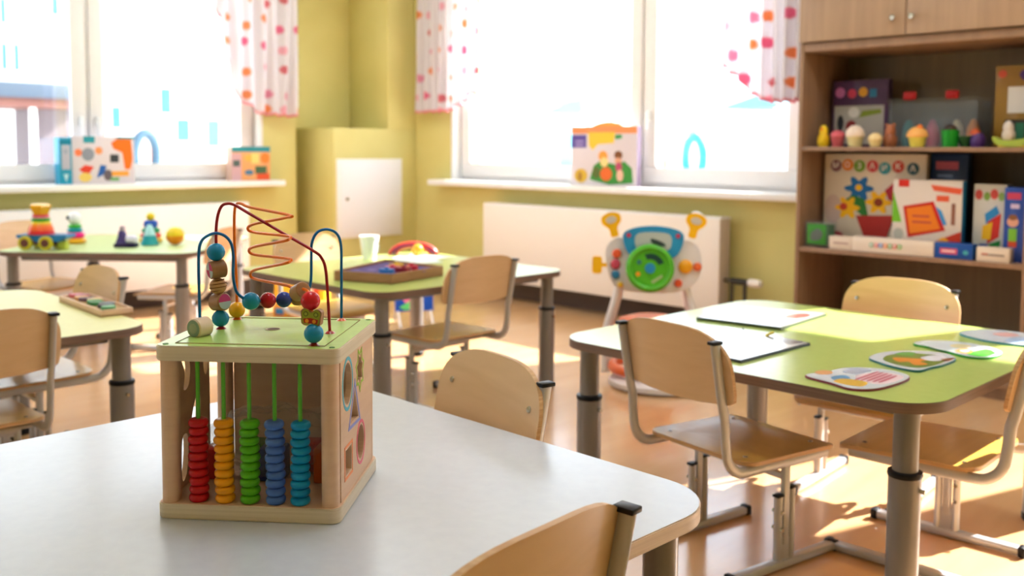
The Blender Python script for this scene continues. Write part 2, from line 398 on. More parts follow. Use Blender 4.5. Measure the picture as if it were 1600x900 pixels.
shelter('grey roofed garden shelter left of the right window mullion', (-21.9, 25, -0.8), '#5A6676')
shelter('teal roofed shelter with red rail near right edge of right window', (-15.1, 25.5, -0.8), '#4F8388')

# ---------------------------------------------------------------- radiators and corner panel
def radiator(label, L, M0, rz, M_radiator=M_radiator):
    t = thing('radiator', label, 'radiator', M0, rz)     # local x along, -y towards the room
    h0, h1, dp = 0.155, 0.765, 0.13
    p = MB(); p.b2(0, L, -dp, -dp+0.012, h0, h1-0.008, M_radiator, 0.005); p.build('front_panel', t)
    p = MB(); p.b2(0, L, -0.02, -0.006, h0, h1-0.01, M_radiator, 0.003); p.build('rear_panel', t)
    g = MB(); g.b2(0.0, L, -dp, 0, h1-0.012, h1, M_white, 0.004)
    for i in range(int(L/0.05)): g.b2(0.02+i*0.05, 0.02+i*0.05+0.03, -dp+0.02, -0.02, h1, h1+0.003, M_radiator)
    g.build('top_grille', t)
    for x0, x1 in ((0, 0.01), (L-0.01, L)):
        e = MB(); e.b2(x0, x1, -dp+0.012, -0.01, h0+0.01, h1-0.012, mat('#CDBEB0', 0.5), 0.003); e.build('side_panel', t)
    f = MB()
    for i in range(int(L/0.04)): f.b2(0.03+i*0.04, 0.034+i*0.04, -dp+0.02, -0.025, h0+0.02, h1-0.03, M_radiator)
    f.build('convector_fins', t)
    return t
ra = radiator('long cream panel radiator under the right window', 2.21, (-5.65, 5.42, 0), 0)
radiator('long white panel radiator under the left window', 4.0, (-6.99, -0.10, 0), PI/2, M_white)
va = thing('radiator_valve', 'white thermostat valve on dark pipes right of the right radiator', 'valve', (-3.44, 5.36, 0.36))
v_ = MB(); v_.tube([(0, 0, 0), (0.13, 0, 0), (0.15, 0, -0.02), (0.15, 0, -0.36)], 0.013, mat('#4A453C', 0.5)); v_.tube([(0.15, 0, -0.0), (0.05, 0.0, 0.0)], 0.022, mat('#3A372F', 0.5)); v_.tube([(0.055, 0, 0.02), (0.055, 0, -0.36)], 0.011, mat('#4A453C', 0.5)); v_.build('pipe', va)
v_ = MB(); v_.lathe([(0.018, 0), (0.026, 0.01), (0.027, 0.05), (0.024, 0.085), (0.015, 0.095)], mat('#EFE9E2', 0.4), T(0.175, 0, 0) @ RY(PI/2)); v_.build('thermostat_head', va)
v_ = MB(); v_.cyl((0.145, 0, 0), (0.178, 0, 0), 0.02, mat('#3A372F', 0.5)); v_.build('valve_collar', va)

ep = thing('service_panel', 'white metal service hatch on the green corner boxing', 'panel', (-6.73, 4.63, 0.44))
e = MB(); e.b2(0, 0.018, 0, 0.68, 0, 0.665, M_white, 0.004); e.build('panel_frame', ep)
e = MB(); e.b2(0.018, 0.026, 0.035, 0.645, 0.035, 0.63, mat('#F0F0F6', 0.3), 0.004); d_ = e.build('panel_door', ep)
e = MB(); e.cyl((0.026, 0.09, 0.33), (0.036, 0.09, 0.33), 0.014, M_steel); e.box((0.038, 0.09, 0.33), (0.006, 0.006, 0.02), M_steel, 0.001); e.build('panel_lock', d_)

# ---------------------------------------------------------------- curtains
def curtain_mat(name, base='#ECE7EC', dens=5.6, ax=(1, 0, 1)):
    m = bpy.data.materials.new(name); m.use_nodes = True; n = m.node_tree; n.nodes.clear()
    o = n.nodes.new('ShaderNodeOutputMaterial'); d = n.nodes.new('ShaderNodeBsdfDiffuse'); t = n.nodes.new('ShaderNodeBsdfTranslucent'); tr = n.nodes.new('ShaderNodeBsdfTransparent')
    mx = n.nodes.new('ShaderNodeMixShader'); mx2 = n.nodes.new('ShaderNodeMixShader'); mx.inputs[0].default_value = 0.30; mx2.inputs[0].default_value = 0.04
    uv = n.nodes.new('ShaderNodeUVMap'); v = n.nodes.new('ShaderNodeTexVoronoi'); v.inputs['Scale'].default_value = dens; v.inputs['Randomness'].default_value = 0.45
    v.voronoi_dimensions = '2D'
    ns = n.nodes.new('ShaderNodeTexNoise'); ns.inputs['Scale'].default_value = 60
    ad = n.nodes.new('ShaderNodeMath'); ad.operation = 'MULTIPLY_ADD'; ad.inputs[1].default_value = 0.16
    lt = n.nodes.new('ShaderNodeValToRGB'); lt.color_ramp.elements[0].position = 0.23; lt.color_ramp.elements[1].position = 0.31
    lt.color_ramp.elements[0].color = (1, 1, 1, 1); lt.color_ramp.elements[1].color = (0, 0, 0, 1)
    sp2 = n.nodes.new('ShaderNodeSeparateColor'); cr2 = n.nodes.new('ShaderNodeValToRGB'); cr2.color_ramp.interpolation = 'CONSTANT'
    cs = ['#E8789C', '#EC9A68', '#F0B4C4', '#DC7A84', '#F09A66', '#E898B4']
    cr2.color_ramp.elements[0].color = lin(cs[0]); cr2.color_ramp.elements[1].position = 1/6; cr2.color_ramp.elements[1].color = lin(cs[1])
    for i in range(2, 6): q = cr2.color_ramp.elements.new(i/6); q.color = lin(cs[i])
    mc = n.nodes.new('ShaderNodeMixRGB'); mc.inputs[1].default_value = lin(base)
    # hem band
    su = n.nodes.new('ShaderNodeSeparateXYZ'); hm = n.nodes.new('ShaderNodeAttribute'); hm.attribute_name = 'hem'
    mh = n.nodes.new('ShaderNodeMixRGB'); mh.inputs[2].default_value = lin('#F0788C')
    n.links.new(uv.outputs[0], v.inputs['Vector']); n.links.new(uv.outputs[0], ns.inputs['Vector'])
    n.links.new(ns.outputs[0], ad.inputs[0]); n.links.new(v.outputs['Distance'], ad.inputs[2]); n.links.new(ad.outputs[0], lt.inputs[0])
    n.links.new(v.outputs['Color'], sp2.inputs[0]); n.links.new(sp2.outputs[0], cr2.inputs[0])
    n.links.new(lt.outputs[0], mc.inputs[0]); n.links.new(cr2.outputs[0], mc.inputs[2])
    n.links.new(mc.outputs[0], mh.inputs[1]); n.links.new(hm.outputs['Fac'], mh.inputs[0])
    n.links.new(mh.outputs[0], d.inputs[0]); n.links.new(mh.outputs[0], t.inputs[0])
    n.links.new(d.outputs[0], mx.inputs[1]); n.links.new(t.outputs[0], mx.inputs[2]); n.links.new(mx.outputs[0], mx2.inputs[1]); n.links.new(tr.outputs[0], mx2.inputs[2]); n.links.new(mx2.outputs[0], o.inputs[0])
    return m
M_curt = curtain_mat('fruit_print_curtain')
def curtain(label, P0, P1, bottoms, ztop=2.9, folds=9, depth=0.028, nx=110, nz=46):
    """hangs from P0 to P1 (xy), hem height given by (s, z) pairs"""
    t = thing('curtain', label, 'curtain', (0, 0, 0))
    P0 = Vector(P0); P1 = Vector(P1); D = P1-P0; N = Vector((-D.y, D.x)).normalized(); Lx = D.length
    def bz(s):
        for i in range(len(bottoms)-1):
            a, b = bottoms[i], bottoms[i+1]
            if a[0] <= s <= b[0]:
                q = (s-a[0])/(b[0]-a[0]+1e-9); q = q*q*(3-2*q) if len(a) < 3 else q; return a[1]+(b[1]-a[1])*q
        return bottoms[-1][1]
    vs = []; fs = []; uvs = []; hem = []
    for i in range(nx+1):
        s = i/nx; zb = bz(s)+0.006*math.sin(s*60)
        for j in range(nz+1):
            q = j/nz; z = ztop+(zb-ztop)*q
            off = depth*math.sin(s*folds*2*PI+0.8*math.sin(q*3+s*4))*(0.55+0.45*q)+0.012*math.sin(s*31+q*5)
            p = P0+D*s+N*off
            vs.append((p.x, p.y, z)); uvs.append((s*Lx*1.15, z)); hem.append(1.0 if (z-zb) < 0.018 else 0.0)
    for i in range(nx):
        for j in range(nz):
            a = i*(nz+1)+j; fs.append([a, a+nz+1, a+nz+2, a+1])
    me = bpy.data.meshes.new('curtain_cloth'); me.from_pydata(vs, [], fs); me.materials.append(M_curt)
    ul = me.uv_layers.new(name='UVMap')
    for l in me.loops: ul.data[l.index].uv = uvs[l.vertex_index]
    at = me.attributes.new('hem', 'FLOAT', 'POINT'); at.data.foreach_set('value', hem)
    me.shade_smooth()
    o = bpy.data.objects.new('curtain_cloth', me); COL.objects.link(o); o.parent = t
    md = o.modifiers.new('thickness', 'SOLIDIFY'); md.thickness = 0.0015
    r = MB(); r.cyl((P0.x, P0.y, ztop+0.01), (P1.x, P1.y, ztop+0.01), 0.012, M_white, 12); r.build('curtain_rail', t)
    return t
curtain('fruit-printed white curtain hanging at the right of the left window', (-6.93, 3.45), (-6.93, 4.40), [(0, 2.40), (0.20, 2.32), (0.29, 2.20), (0.31, 1.92), (0.43, 1.57), (0.66, 1.455), (1.0, 1.445)])
curtain('fruit-printed white curtain hanging at the left of the right window', (-6.61, 5.38), (-5.80, 5.38), [(0, 1.50), (0.5, 1.50), (0.72, 1.555), (0.9, 1.64), (1.0, 1.8)])
curtain('sheer fruit-printed curtain at the right of the right window, beside the cupboard', (-3.50, 5.38), (-2.80, 5.38), [(0, 1.72), (0.16, 1.66), (0.3, 1.54), (0.5, 1.49), (1.0, 1.49)])

# ---------------------------------------------------------------- tables
LEGH = 0.565
def make_table(label, loc, rz, topm, edgem, w=1.2, group='square classroom tables'):
    t = thing('classroom_table', label, 'table', loc, rz, group)
    p = rrect(w, w, 0.13, 10)
    tp = MB(); tp.prism(p, 0.568, 0.593, edgem); p2 = rrect(w-0.004, w-0.004, 0.128, 10); tp.prism(p2, 0.593, 0.595, topm, side=edgem)
    tp.build('tabletop', t, smooth=30)
    fr = MB(); a = w/2-0.13
    for sx, sy, ex, ey in ((-a, -a, a, -a), (a, -a, a, a), (a, a, -a, a), (-a, a, -a, -a)):
        m_ = Vector(((sx+ex)/2, (sy+ey)/2, 0.55)); dx = abs(ex-sx)+0.03; dy = abs(ey-sy)+0.03
        fr.box(m_, (dx if dx > 0.1 else 0.03, dy if dy > 0.1 else 0.03, 0.032), M_leg, 0.004)
    fr.build('under_frame', t)
    q = w/2-0.085
    for sx, sy in ((-q, -q), (q, -q), (q, q), (-q, q)):
        l = MB(); l.lathe([(0.031, 0.30), (0.031, 0.562), (0.05, 0.564), (0.05, 0.568)], M_leg, None, 28, (sx, sy, 0)); lo = l.build('table_leg', t)
        l = MB(); l.lathe([(0.039, 0.02), (0.0395, 0.395)], M_leg, None, 28, (sx, sy, 0))
        l.cyl((sx+0.038, sy, 0.365), (sx+0.052, sy, 0.365), 0.006, M_steel, 8)
        l.build('leg_sleeve', lo)
        l = MB(); l.lathe([(0.041, 0.395), (0.0425, 0.40), (0.041, 0.408), (0.032, 0.410)], M_black, None, 28, (sx, sy, 0)); l.build('leg_collar', lo, label='black collar')
        l = MB(); l.lathe([(0.036, 0), (0.041, 0.006), (0.041, 0.024), (0.038, 0.028)], M_black, None, 28, (sx, sy, 0)); l.build('leg_foot', lo, label='black foot')
    return t
make_table('white topped square table in the foreground, carrying the bead cube', (-1.50, 0.835, 0), 0, M_white_top, M_edge_w)
make_table('green topped square table at the right with picture cards on it', (-1.495, 2.87, 0), 0, M_green_top, M_edge)
make_table('pale yellow topped square table at the left edge with a wooden tray', (-3.75, 0.835, 0), 0, M_yellow_top, M_edge)
make_table('green topped square table behind the bead cube, with purple-lined wooden box', (-3.81, 3.01, 0), 0, M_green_top, M_edge)
make_table('pale green table far left below the left window with stacking toys', (-5.96, 2.58, 0), math.radians(43), M_pale_top, M_edge, 1.16)

# ---------------------------------------------------------------- chairs (local: front +y, seat centre at origin)
def seat_mb():
    m = MB(); p = rrect(0.40, 0.40, 0.045, 8, 0, 0.0); n = len(p)
    def zt(x, y): return 0.012*max(0, (-0.10-y))/0.10*0.6-0.012*max(0, (y-0.12))/0.08*max(0, (y-0.12))/0.08
    # grid-based sheet clipped to rounded rectangle: use scaled rings
    rings = [1.0, 0.85, 0.6, 0.3]
    vs = []
    for dz in (0.0, -0.012):
        for k in rings:
            for x, y in p: vs.append((x*k, y*k, 0.342+zt(x*k, y*k)+dz))
    R = len(rings); top = []; bot = []; side = []
    for r_ in range(R-1):
        for i in range(n):
            j = (i+1) % n
            top.append([r_*n+i, r_*n+j, (r_+1)*n+j, (r_+1)*n+i]); o_ = R*n
            bot.append([o_+r_*n+i, o_+(r_+1)*n+i, o_+(r_+1)*n+j, o_+r_*n+j])
    top.append([(R-1)*n+i for i in range(n)]); bot.append([R*n+(R-1)*n+i for i in range(n)][::-1])
    for i in range(n):
        j = (i+1) % n; side.append([i, R*n+i, R*n+j, j])
    m.add(vs, top+bot, M_seat); m.add(vs, side, M_plyedge); return m
def back_mb():
    # outline in (x, z): wide arch
    W2 = 0.215; zb = 0.515; zs = 0.60; zt_ = 0.722
    out = []
    out += [(-W2+0.02, zb+0.004), (-0.1, zb-0.004), (0, zb-0.007), (0.1, zb-0.004), (W2-0.02, zb+0.004), (W2-0.004, zb+0.014), (W2, zb+0.035), (W2, zs)]
    for i in range(1, 12):
        a = PI/2*i/12; out.append((W2*(math.cos(a))**0.62, zs+(zt_-zs)*(math.sin(a))**0.80))
    out += [(x, zt_-0.0*x) for x in (0.0,)]
    out += [(-x, z) for x, z in out[-2:6:-1]]
    out += [(-W2, zb+0.035), (-W2+0.004, zb+0.014)]
    # dense: rings toward a centre
    cx, cz = 0, 0.61
    n = len(out); vs = []; rings = [1, 0.85, 0.65, 0.4, 0.15]
    def yy(x, z): return -0.276-(z-0.50)*0.19-0.020*(1-(x/W2)**2)+0.022
    for dy in (0.0, -0.011):
        for k in rings:
            for x, z in out:
                X = cx+(x-cx)*k; Z = cz+(z-cz)*k; vs.append((X, yy(X, Z)+dy, Z))
    R = len(rings); a_ = []; b_ = []; side = []; o_ = R*n
    for r_ in range(R-1):
        for i in range(n):
            j = (i+1) % n
            a_.append([r_*n+i, r_*n+j, (r_+1)*n+j, (r_+1)*n+i]); b_.append([o_+r_*n+i, o_+(r_+1)*n+i, o_+(r_+1)*n+j, o_+r_*n+j])
    a_.append([(R-1)*n+i for i in range(n)]); b_.append([o_+(R-1)*n+i for i in range(n)][::-1])
    for i in range(n):
        j = (i+1) % n; side.append([i, o_+i, o_+j, j])
    m = MB(); m.add(vs, a_+b_, M_ply); m.add(vs, side, M_plyedge); return m, yy
def make_chair(label, loc, rz, group):
    t = thing('classroom_chair', label, 'chair', loc, rz, group)
    so = seat_mb().build('seat', t, smooth=40)
    for sx in (-0.15, 0.15):
        for sy in (-0.15, 0.13):
            q = MB(); q.lathe([(0.007, 0), (0.006, 0.002), (0.0, 0.0025)], M_steel, None, 12, (sx, sy, 0.3425 if sy > 0 else 0.3455)); q.build('screw', so)
    bmb, yy = back_mb(); bo = bmb.build('backrest', t, smooth=40)
    for sx in (-0.165, 0.165):
        q = MB(); q.lathe([(0.008, 0), (0.007, 0.003), (0.003, 0.0035)], M_steel, T(sx, yy(sx, 0.635)+0.0005, 0.635) @ RX(-PI/2+0.2), 12); q.build('screw', bo)
    for sx in (-0.184, 0.184):
        path = [(sx, 0.16, 0.317), (sx, 0.0, 0.317), (sx, -0.17, 0.318)]
        for i in range(1, 9):
            a = PI/2*i/8*0.95; path.append((sx, -0.19-0.075*math.sin(a), 0.318+0.075*(1-math.cos(a))))
        path += [(sx, -0.270, 0.43), (sx, -0.273, 0.475), (sx, -0.281, 0.505), (sx, -0.289, 0.54), (sx, -0.303, 0.61), (sx, -0.3175, 0.688)]
        m = MB(); m.tube(path, 0, M_tube, 14, None, (0.0095, 0.0155), (0, 0, 1)); po = m.build('back_post', t, smooth=50)
        c = MB(); c.box((sx, -0.3172, 0.691), (0.026, 0.036, 0.010), M_black, 0.003, None); c.build('post_cap', po, label='black end cap')
    for s in (-1, 1):
        x = s*0.17
        m = MB()
        m.tube([(x, -0.030, 0.026), (x, -0.030, 0.215)], 0, M_tube, 12, None, (0.011, 0.013), (1, 0, 0))
        m.tube([(x, 0.024, 0.026), (x, 0.024, 0.232)], 0, M_tube, 12, None, (0.011, 0.013), (1, 0, 0))
        m.b2(x-0.006, x+0.006, -0.02, 0.014, 0.026, 0.09, M_tube)
        for z in (0.12, 0.17): m.cyl((x-0.012, -0.030, z), (x-0.018, -0.030, z), 0.006, M_steel, 8); m.cyl((x+0.012, -0.03, z), (x+0.018, -0.03, z), 0.006, M_steel, 8)
        lo = m.build('leg', t)
        for cy_, cz_ in ((-0.030, 0.217), (0.024, 0.234)): m = MB(); m.box((x, cy_, cz_), (0.024, 0.028, 0.008), M_black, 0.002); m.build('leg_cap', lo, label='black tube cap')
        m = MB(); m.b2(x-0.009, x+0.009, -0.014, 0.010, 0.07, 0.305, M_tube, 0.004); m.build('inner_leg', lo)
        m = MB(); m.b2(x-0.016, x+0.016, -0.215, 0.215, 0.004, 0.029, M_tube, 0.007); fo = m.build('foot_bar', t)
        for y in (-0.222, 0.222):
            m = MB(); m.box((x, y, 0.0165), (0.036, 0.022, 0.033), M_black, 0.006); m.build('foot_cap', fo, label='black foot cap')
    m = MB(); m.b2(-0.17, 0.17, -0.012, 0.010, 0.258, 0.276, M_tube, 0.004); m.b2(-0.18, 0.18, 0.07, 0.095, 0.300, 0.312, M_tube, 0.003); m.b2(-0.18, 0.18, -0.12, -0.095, 0.300, 0.312, M_tube, 0.003); m.build('crossbar', t)
    return t
D_ = math.radians
CG = 'classroom chairs'
ch = make_chair('wooden chair in front of the green card table, seen whole from behind', (-1.538, 2.505, 0), D_(-10), CG)
for loc, rz, lab in [
    ((-1.128, 2.872, 0), D_(92), 'wooden chair cut by the right edge of the photo, beside the picture cards'),
    ((-1.50, 3.27, 0), D_(184), 'wooden chair behind the green card table, before the toy cupboard'),
    ((-1.655, 1.235, 0), D_(169), 'wooden chair tucked behind the white table, right of the bead cube'),
    ((-1.14, 0.86, 0), D_(94), 'nearest wooden chair at the bottom edge, blurred backrest over the white table'),
    ((-3.36, 0.883, 0), D_(90), 'wooden chair at the left edge of the photo, seen from behind'),
    ((-3.88, 1.24, 0), D_(180), 'wooden chair behind the pale yellow table, beside the wooden tray'),
    ((-3.45, 2.95, 0), D_(90), 'wooden chair at the right side of the table with the purple-lined box'),
    ((-4.33, 2.98, 0), D_(-90), 'wooden chair on the far side of the table with the purple-lined box'),
    ((-6.30, 2.20, 0), D_(-75), 'sunlit chair behind the far left table, left of the blue cart'),
    ((-5.545, 2.67, 0), D_(128), 'sunlit chair at the right end of the far left table, beside the yellow ball'),
]: dup(ch, loc, rz, lab, CG)

# ---------------------------------------------------------------- bead and abacus cube on the white table
TB = 0.5955
CUBE_ROT = math.radians(40.6)
cube = thing('activity_cube', 'wooden bead maze and abacus cube on the white table', 'toy', (-1.485, 0.894, TB), CUBE_ROT)
def plate(z0, z1, topm, name, x0=-0.152, x1=0.152, y0=-0.156, y1=0.124):
    m = MB(); cx, cy = (x0+x1)/2, (y0+y1)/2; W, Dp = x1-x0, y1-y0
    m.prism(rrect(W, Dp, 0.016, 6, cx, cy), z0+0.002, z1-0.0015, M_toyply)
    m.prism(rrect(W-0.003, Dp-0.003, 0.015, 6, cx, cy), z0, z0+0.002, M_toyply)
    m.prism(rrect(W-0.003, Dp-0.003, 0.015, 6, cx, cy), z1-0.0015, z1, topm, side=M_toyply)
    return m.build(name, cube, smooth=25)
plate(0, 0.025, M_toywood, 'base_board')
tpl = plate(0.260, 0.285, M_toygreen, 'top_board')
M_groove = mat('#A87E62', 0.6)
g_ = MB(); p_ = [(-0.124, -0.134), (0.124, -0.134), (0.124, 0.106), (-0.124, 0.106)]
g_.tube([(x, y, 0.2851) for x, y in p_], 0, M_groove, 6, None, (0.0007, 0.0012), (0, 0, 1), True)
g_.build('inlay_line', tpl, label='brown inlay line')
g_ = MB(); g_.lathe([(0.013, 0), (0.013, 0.0008)], mat('#C9B79A', 0.6), None, 24, (-0.006, 0.0, 0.2849)); g_.lathe([(0.0105, 0), (0.0105, 0.0003)], mat('#6B5340', 0.7), None, 24, (-0.005, 0.0, 0.2857)); g_.build('finger_hole', tpl)
for sx, sy in ((-0.137, -0.142), (0.138, -0.142), (0.138, 0.112), (-0.137, 0.112)):
    g_ = MB(); g_.lathe([(0.005, 0), (0.004, 0.0012), (0.0, 0.0014)], mat('#4F7A3A', 0.5), None, 12, (sx, sy, 0.2849)); g_.build('screw_plug', tpl)
for sx, sy in ((-0.133, -0.137), (0.133, -0.137), (0.133, 0.102), (-0.133, 0.102)):
    g_ = MB(); g_.prism(rrect(0.028, 0.030, 0.013, 6, sx, sy), 0.025, 0.260, M_toywood); g_.build('corner_post', cube)
# right side: shape sorter panel (local plane y-z at x=0.146)
MS = Matrix(((0, 0, 1, 0.1425), (1, 0, 0, -0.006), (0, 1, 0, 0), (0, 0, 0, 1)))
star = []
for i in range(14):
    a = 2*PI*i/14+0.2; r_ = (0.024 if i % 2 == 0 else 0.0165); star.append((0.0105+r_*math.cos(a)*0.95, 0.2175+r_*math.sin(a)*1.25))
tri = [(-0.058, 0.139), (-0.002, 0.137), (-0.027, 0.190)]
c1h = circ(0.0275, 28, -0.0760, 0.2120, 1, 1.28); c2h = circ(0.0245, 28, 0.0145, 0.0865, 1, 1.25); sq = [(-0.092, 0.060), (-0.052, 0.060), (-0.052, 0.102), (-0.092, 0.102)]
def shrink(p, k):
    cx = sum(a[0] for a in p)/len(p); cy = sum(a[1] for a in p)/len(p); return [(cx+(a[0]-cx)*k, cy+(a[1]-cy)*k) for a in p]
holes = [c1h, shrink(star, 0.95), tri, c2h, sq]
holed_plate([(-0.121, 0.0255), (0.097, 0.0255), (0.097, 0.2595), (-0.121, 0.2595)], holes, 0.010, M_toywood, MS).build('sorter_panel', cube, smooth=0)
sp_o = COL.objects['sorter_panel']
MS2 = Matrix(((0, 0, 1, 0.1478), (1, 0, 0, -0.006), (0, 1, 0, 0), (0, 0, 0, 1)))
for nm, h, colr, k in (('circle_outline', c1h, '#5BB6D2', 1.30), ('star_outline', star, '#A6CC46', 1.38), ('triangle_outline', tri, '#8F93D6', 1.55), ('ring_outline', c2h, '#E8637E', 1.30), ('square_outline', sq, '#F0915A', 1.38)):
    holed_plate(shrink(h, k), [shrink(h, 1+(k-1)*0.42)], 0.0007, mat(colr, 0.45), MS2).build(nm, sp_o, smooth=0)
# back panel with small eyelet; left panel cut with animal outlines
bp = MB(); bp.b2(-0.118, 0.118, 0.106, 0.114, 0.0255, 0.2595, M_toywood); bpo = bp.build('back_panel', cube)
e_ = MB(); e_.tube([(0.062+0.007*math.cos(2*PI*i/16), 0.1052, 0.165+0.007*math.sin(2*PI*i/16)) for i in range(16)], 0.0018, mat('#4A3020', 0.5), 8, None, None, (0, 1, 0), True); e_.build('eyelet', bpo)
ML2 = Matrix(((0, 0, 1, -0.143), (1, 0, 0, 0), (0, 1, 0, 0), (0, 0, 0, 1)))
lh = [blob([(-0.079, 0.246), (-0.052, 0.244), (-0.044, 0.222), (-0.052, 0.195), (-0.072, 0.192), (-0.066, 0.22)], 4), circ(0.0125, 18, 0.024, 0.220, 0.9, 1.9),
      blob([(-0.036, 0.146), (-0.015, 0.172), (-0.002, 0.160), (-0.006, 0.115), (-0.014, 0.088), (-0.036, 0.078), (-0.046, 0.11)], 4), blob([(-0.082, 0.106), (-0.062, 0.113), (-0.056, 0.085), (-0.066, 0.045), (-0.084, 0.040)], 4), circ(0.007, 14, 0.022, 0.075)]
holed_plate([(-0.121, 0.0255), (0.040, 0.0255), (0.040, 0.2595), (-0.121, 0.2595)], lh, 0.009, M_toywood, ML2).build('side_panel', cube, smooth=0)
# abacus rods and ring beads (front row)
cols = ['#BE0E16', '#EE9C08', '#55B00C', '#4A70C0', '#008ABE']
bx = [-0.0868, -0.0440, -0.0012, 0.0408, 0.0832]
for ri, (x, hc) in enumerate(zip(bx, cols)):
    r = MB(); r.cyl((x, -0.1365, 0.025), (x, -0.1365, 0.260), 0.0034, mat('#4FAE1E', 0.35, 0.4), 12); ro = r.build('abacus_rod', cube)
    for k in range(10):
        jx = random.uniform(-0.0011, 0.0011); z = 0.0252+k*0.01375
        b = MB(); pr = [(0.0036, 0.0)]
        for i in range(0, 13):
            a = -PI/2+PI*i/12; pr.append((0.0105+0.0056*math.cos(a), 0.0068+0.0067*math.sin(a)))
        pr.append((0.0036, 0.0136))
        b.lathe(pr, mat(hc, 0.32, 0.12), None, 24, (x+jx, -0.1365+random.uniform(-0.0008, 0.0008), z)); b.build('abacus_bead', ro)
# wires
def rad(mb, pts, h, rr=0.0026): mb.tube(spline(pts, 6), rr, mat(h, 0.35, 0.15), 10, None, None, (0.3, 1, 0.2)); return mb
BL = [(-0.1169, -0.0491, 0.285), (-0.1178, -0.0499, 0.3443), (-0.1177, -0.0498, 0.4206), (-0.1141, -0.0467, 0.4464), (-0.1041, -0.0381, 0.4567), (-0.0942, -0.0295, 0.4594), (-0.0826, -0.0195, 0.4532), (-0.0752, -0.0131, 0.4395), (-0.0729, -0.0111, 0.4172), (-0.0733, -0.0114, 0.3839), (-0.0701, -0.0087, 0.359), (-0.0634, -0.0029, 0.3471), (-0.0515, 0.0074, 0.3379), (-0.0296, 0.0263, 0.3366), (-0.0064, 0.0463, 0.3352), (0.0127, 0.0628, 0.3377), (0.0275, 0.0756, 0.3454), (0.0341, 0.0813, 0.3623), (0.0354, 0.0824, 0.4088), (0.0365, 0.0834, 0.4343), (0.0441, 0.09, 0.4524), (0.0583, 0.1022, 0.4575), (0.0725, 0.1145, 0.4496), (0.0792, 0.1202, 0.4291), (0.0799, 0.1208, 0.3816), (0.0794, 0.1204, 0.285)]
RD = [(-0.1061, 0.011, 0.285), (-0.1100, 0.0113, 0.3235), (-0.1110, 0.0114, 0.3914), (-0.113, 0.0114, 0.4477), (-0.1101, 0.0112, 0.4815), (-0.1025, 0.0107, 0.5018), (-0.0917, 0.01, 0.5075), (-0.0774, 0.009, 0.5055), (-0.0492, 0.007, 0.4904), (0.0092, 0.003, 0.4593), (0.067, -0.001, 0.4285), (0.0808, -0.002, 0.4167), (0.0876, -0.0024, 0.3992), (0.0908, -0.0027, 0.3638), (0.0948, -0.0029, 0.285)]
OR = [(-0.1154, 0.1063, 0.285), (-0.1157, 0.1066, 0.3557), (-0.1202, 0.111, 0.4267), (-0.1187, 0.1095, 0.4863), (-0.1101, 0.101, 0.5020), (-0.0950, 0.085, 0.5030), (-0.0700, 0.062, 0.4985)]
# helix: right-hand cusps and left-hand loops
HX = [(0.0411, -0.0486, 0.4931), (0.030, -0.045, 0.4880), (-0.0600, 0.0500, 0.4690), (-0.0772, 0.0685, 0.4582), (-0.060, 0.062, 0.4530), (0.0300, -0.030, 0.4565), (0.0405, -0.048, 0.4540), (0.028, -0.046, 0.4490), (-0.058, 0.045, 0.4290), (-0.0742, 0.0655, 0.418), (-0.057, 0.058, 0.4130), (0.031, -0.032, 0.4185), (0.0416, -0.049, 0.4160), (0.028, -0.047, 0.4110), (-0.056, 0.043, 0.3880), (-0.0713, 0.0627, 0.3743), (-0.055, 0.055, 0.3690), (0.0273, -0.0349, 0.3735), (0.0492, -0.0566, 0.372), (0.0818, -0.0888, 0.374)]
OE = [(0.0905, -0.0964, 0.3616), (0.0960, -0.1023, 0.3365), (0.0997, -0.1066, 0.306), (0.0994, -0.1063, 0.285)]
wb_ = rad(MB(), BL, '#0A68B4').build('blue_wire', cube); wr_ = rad(MB(), RD, '#A01424').build('red_wire', cube); wo_ = rad(MB(), OR+HX+OE, '#EC7208').build('orange_wire', cube)
for o_ in (wb_, wr_, wo_): o_.location = (0.0075, -0.0177, -0.002); o_.rotation_euler = (0, 0, math.radians(-1.6))
for (x, y), h, par in (((-0.1169, -0.0491), '#E0641A', wb_), ((0.0794, 0.1204), '#E0641A', wb_), ((-0.1061, 0.011), '#B01824', wr_), ((0.0948, -0.0029), '#B01824', wr_), ((-0.1154, 0.1063), '#E0641A', wo_), ((0.0994, -0.1063), '#A02A1A', wo_)):
    f = MB(); f.lathe([(0.009, 0), (0.009, 0.002), (0.006, 0.005), (0.003, 0.0065)], mat(h, 0.3, 0.4), None, 18, (x, y, 0.285)); f.build('wire_foot', par)
M_beadwood = noise_mat('bead_wood', '#9A6C46', '#A87B54', scale=(1, 1, 5), nscale=30, rough=0.45)
def ball(par, c, h, r=0.0150, nm='round_bead'):
    b = MB(); b.sphere(c, r, mat(h, 0.22, 0.15) if isinstance(h, str) else h, seg=28); return b.build(nm, par)
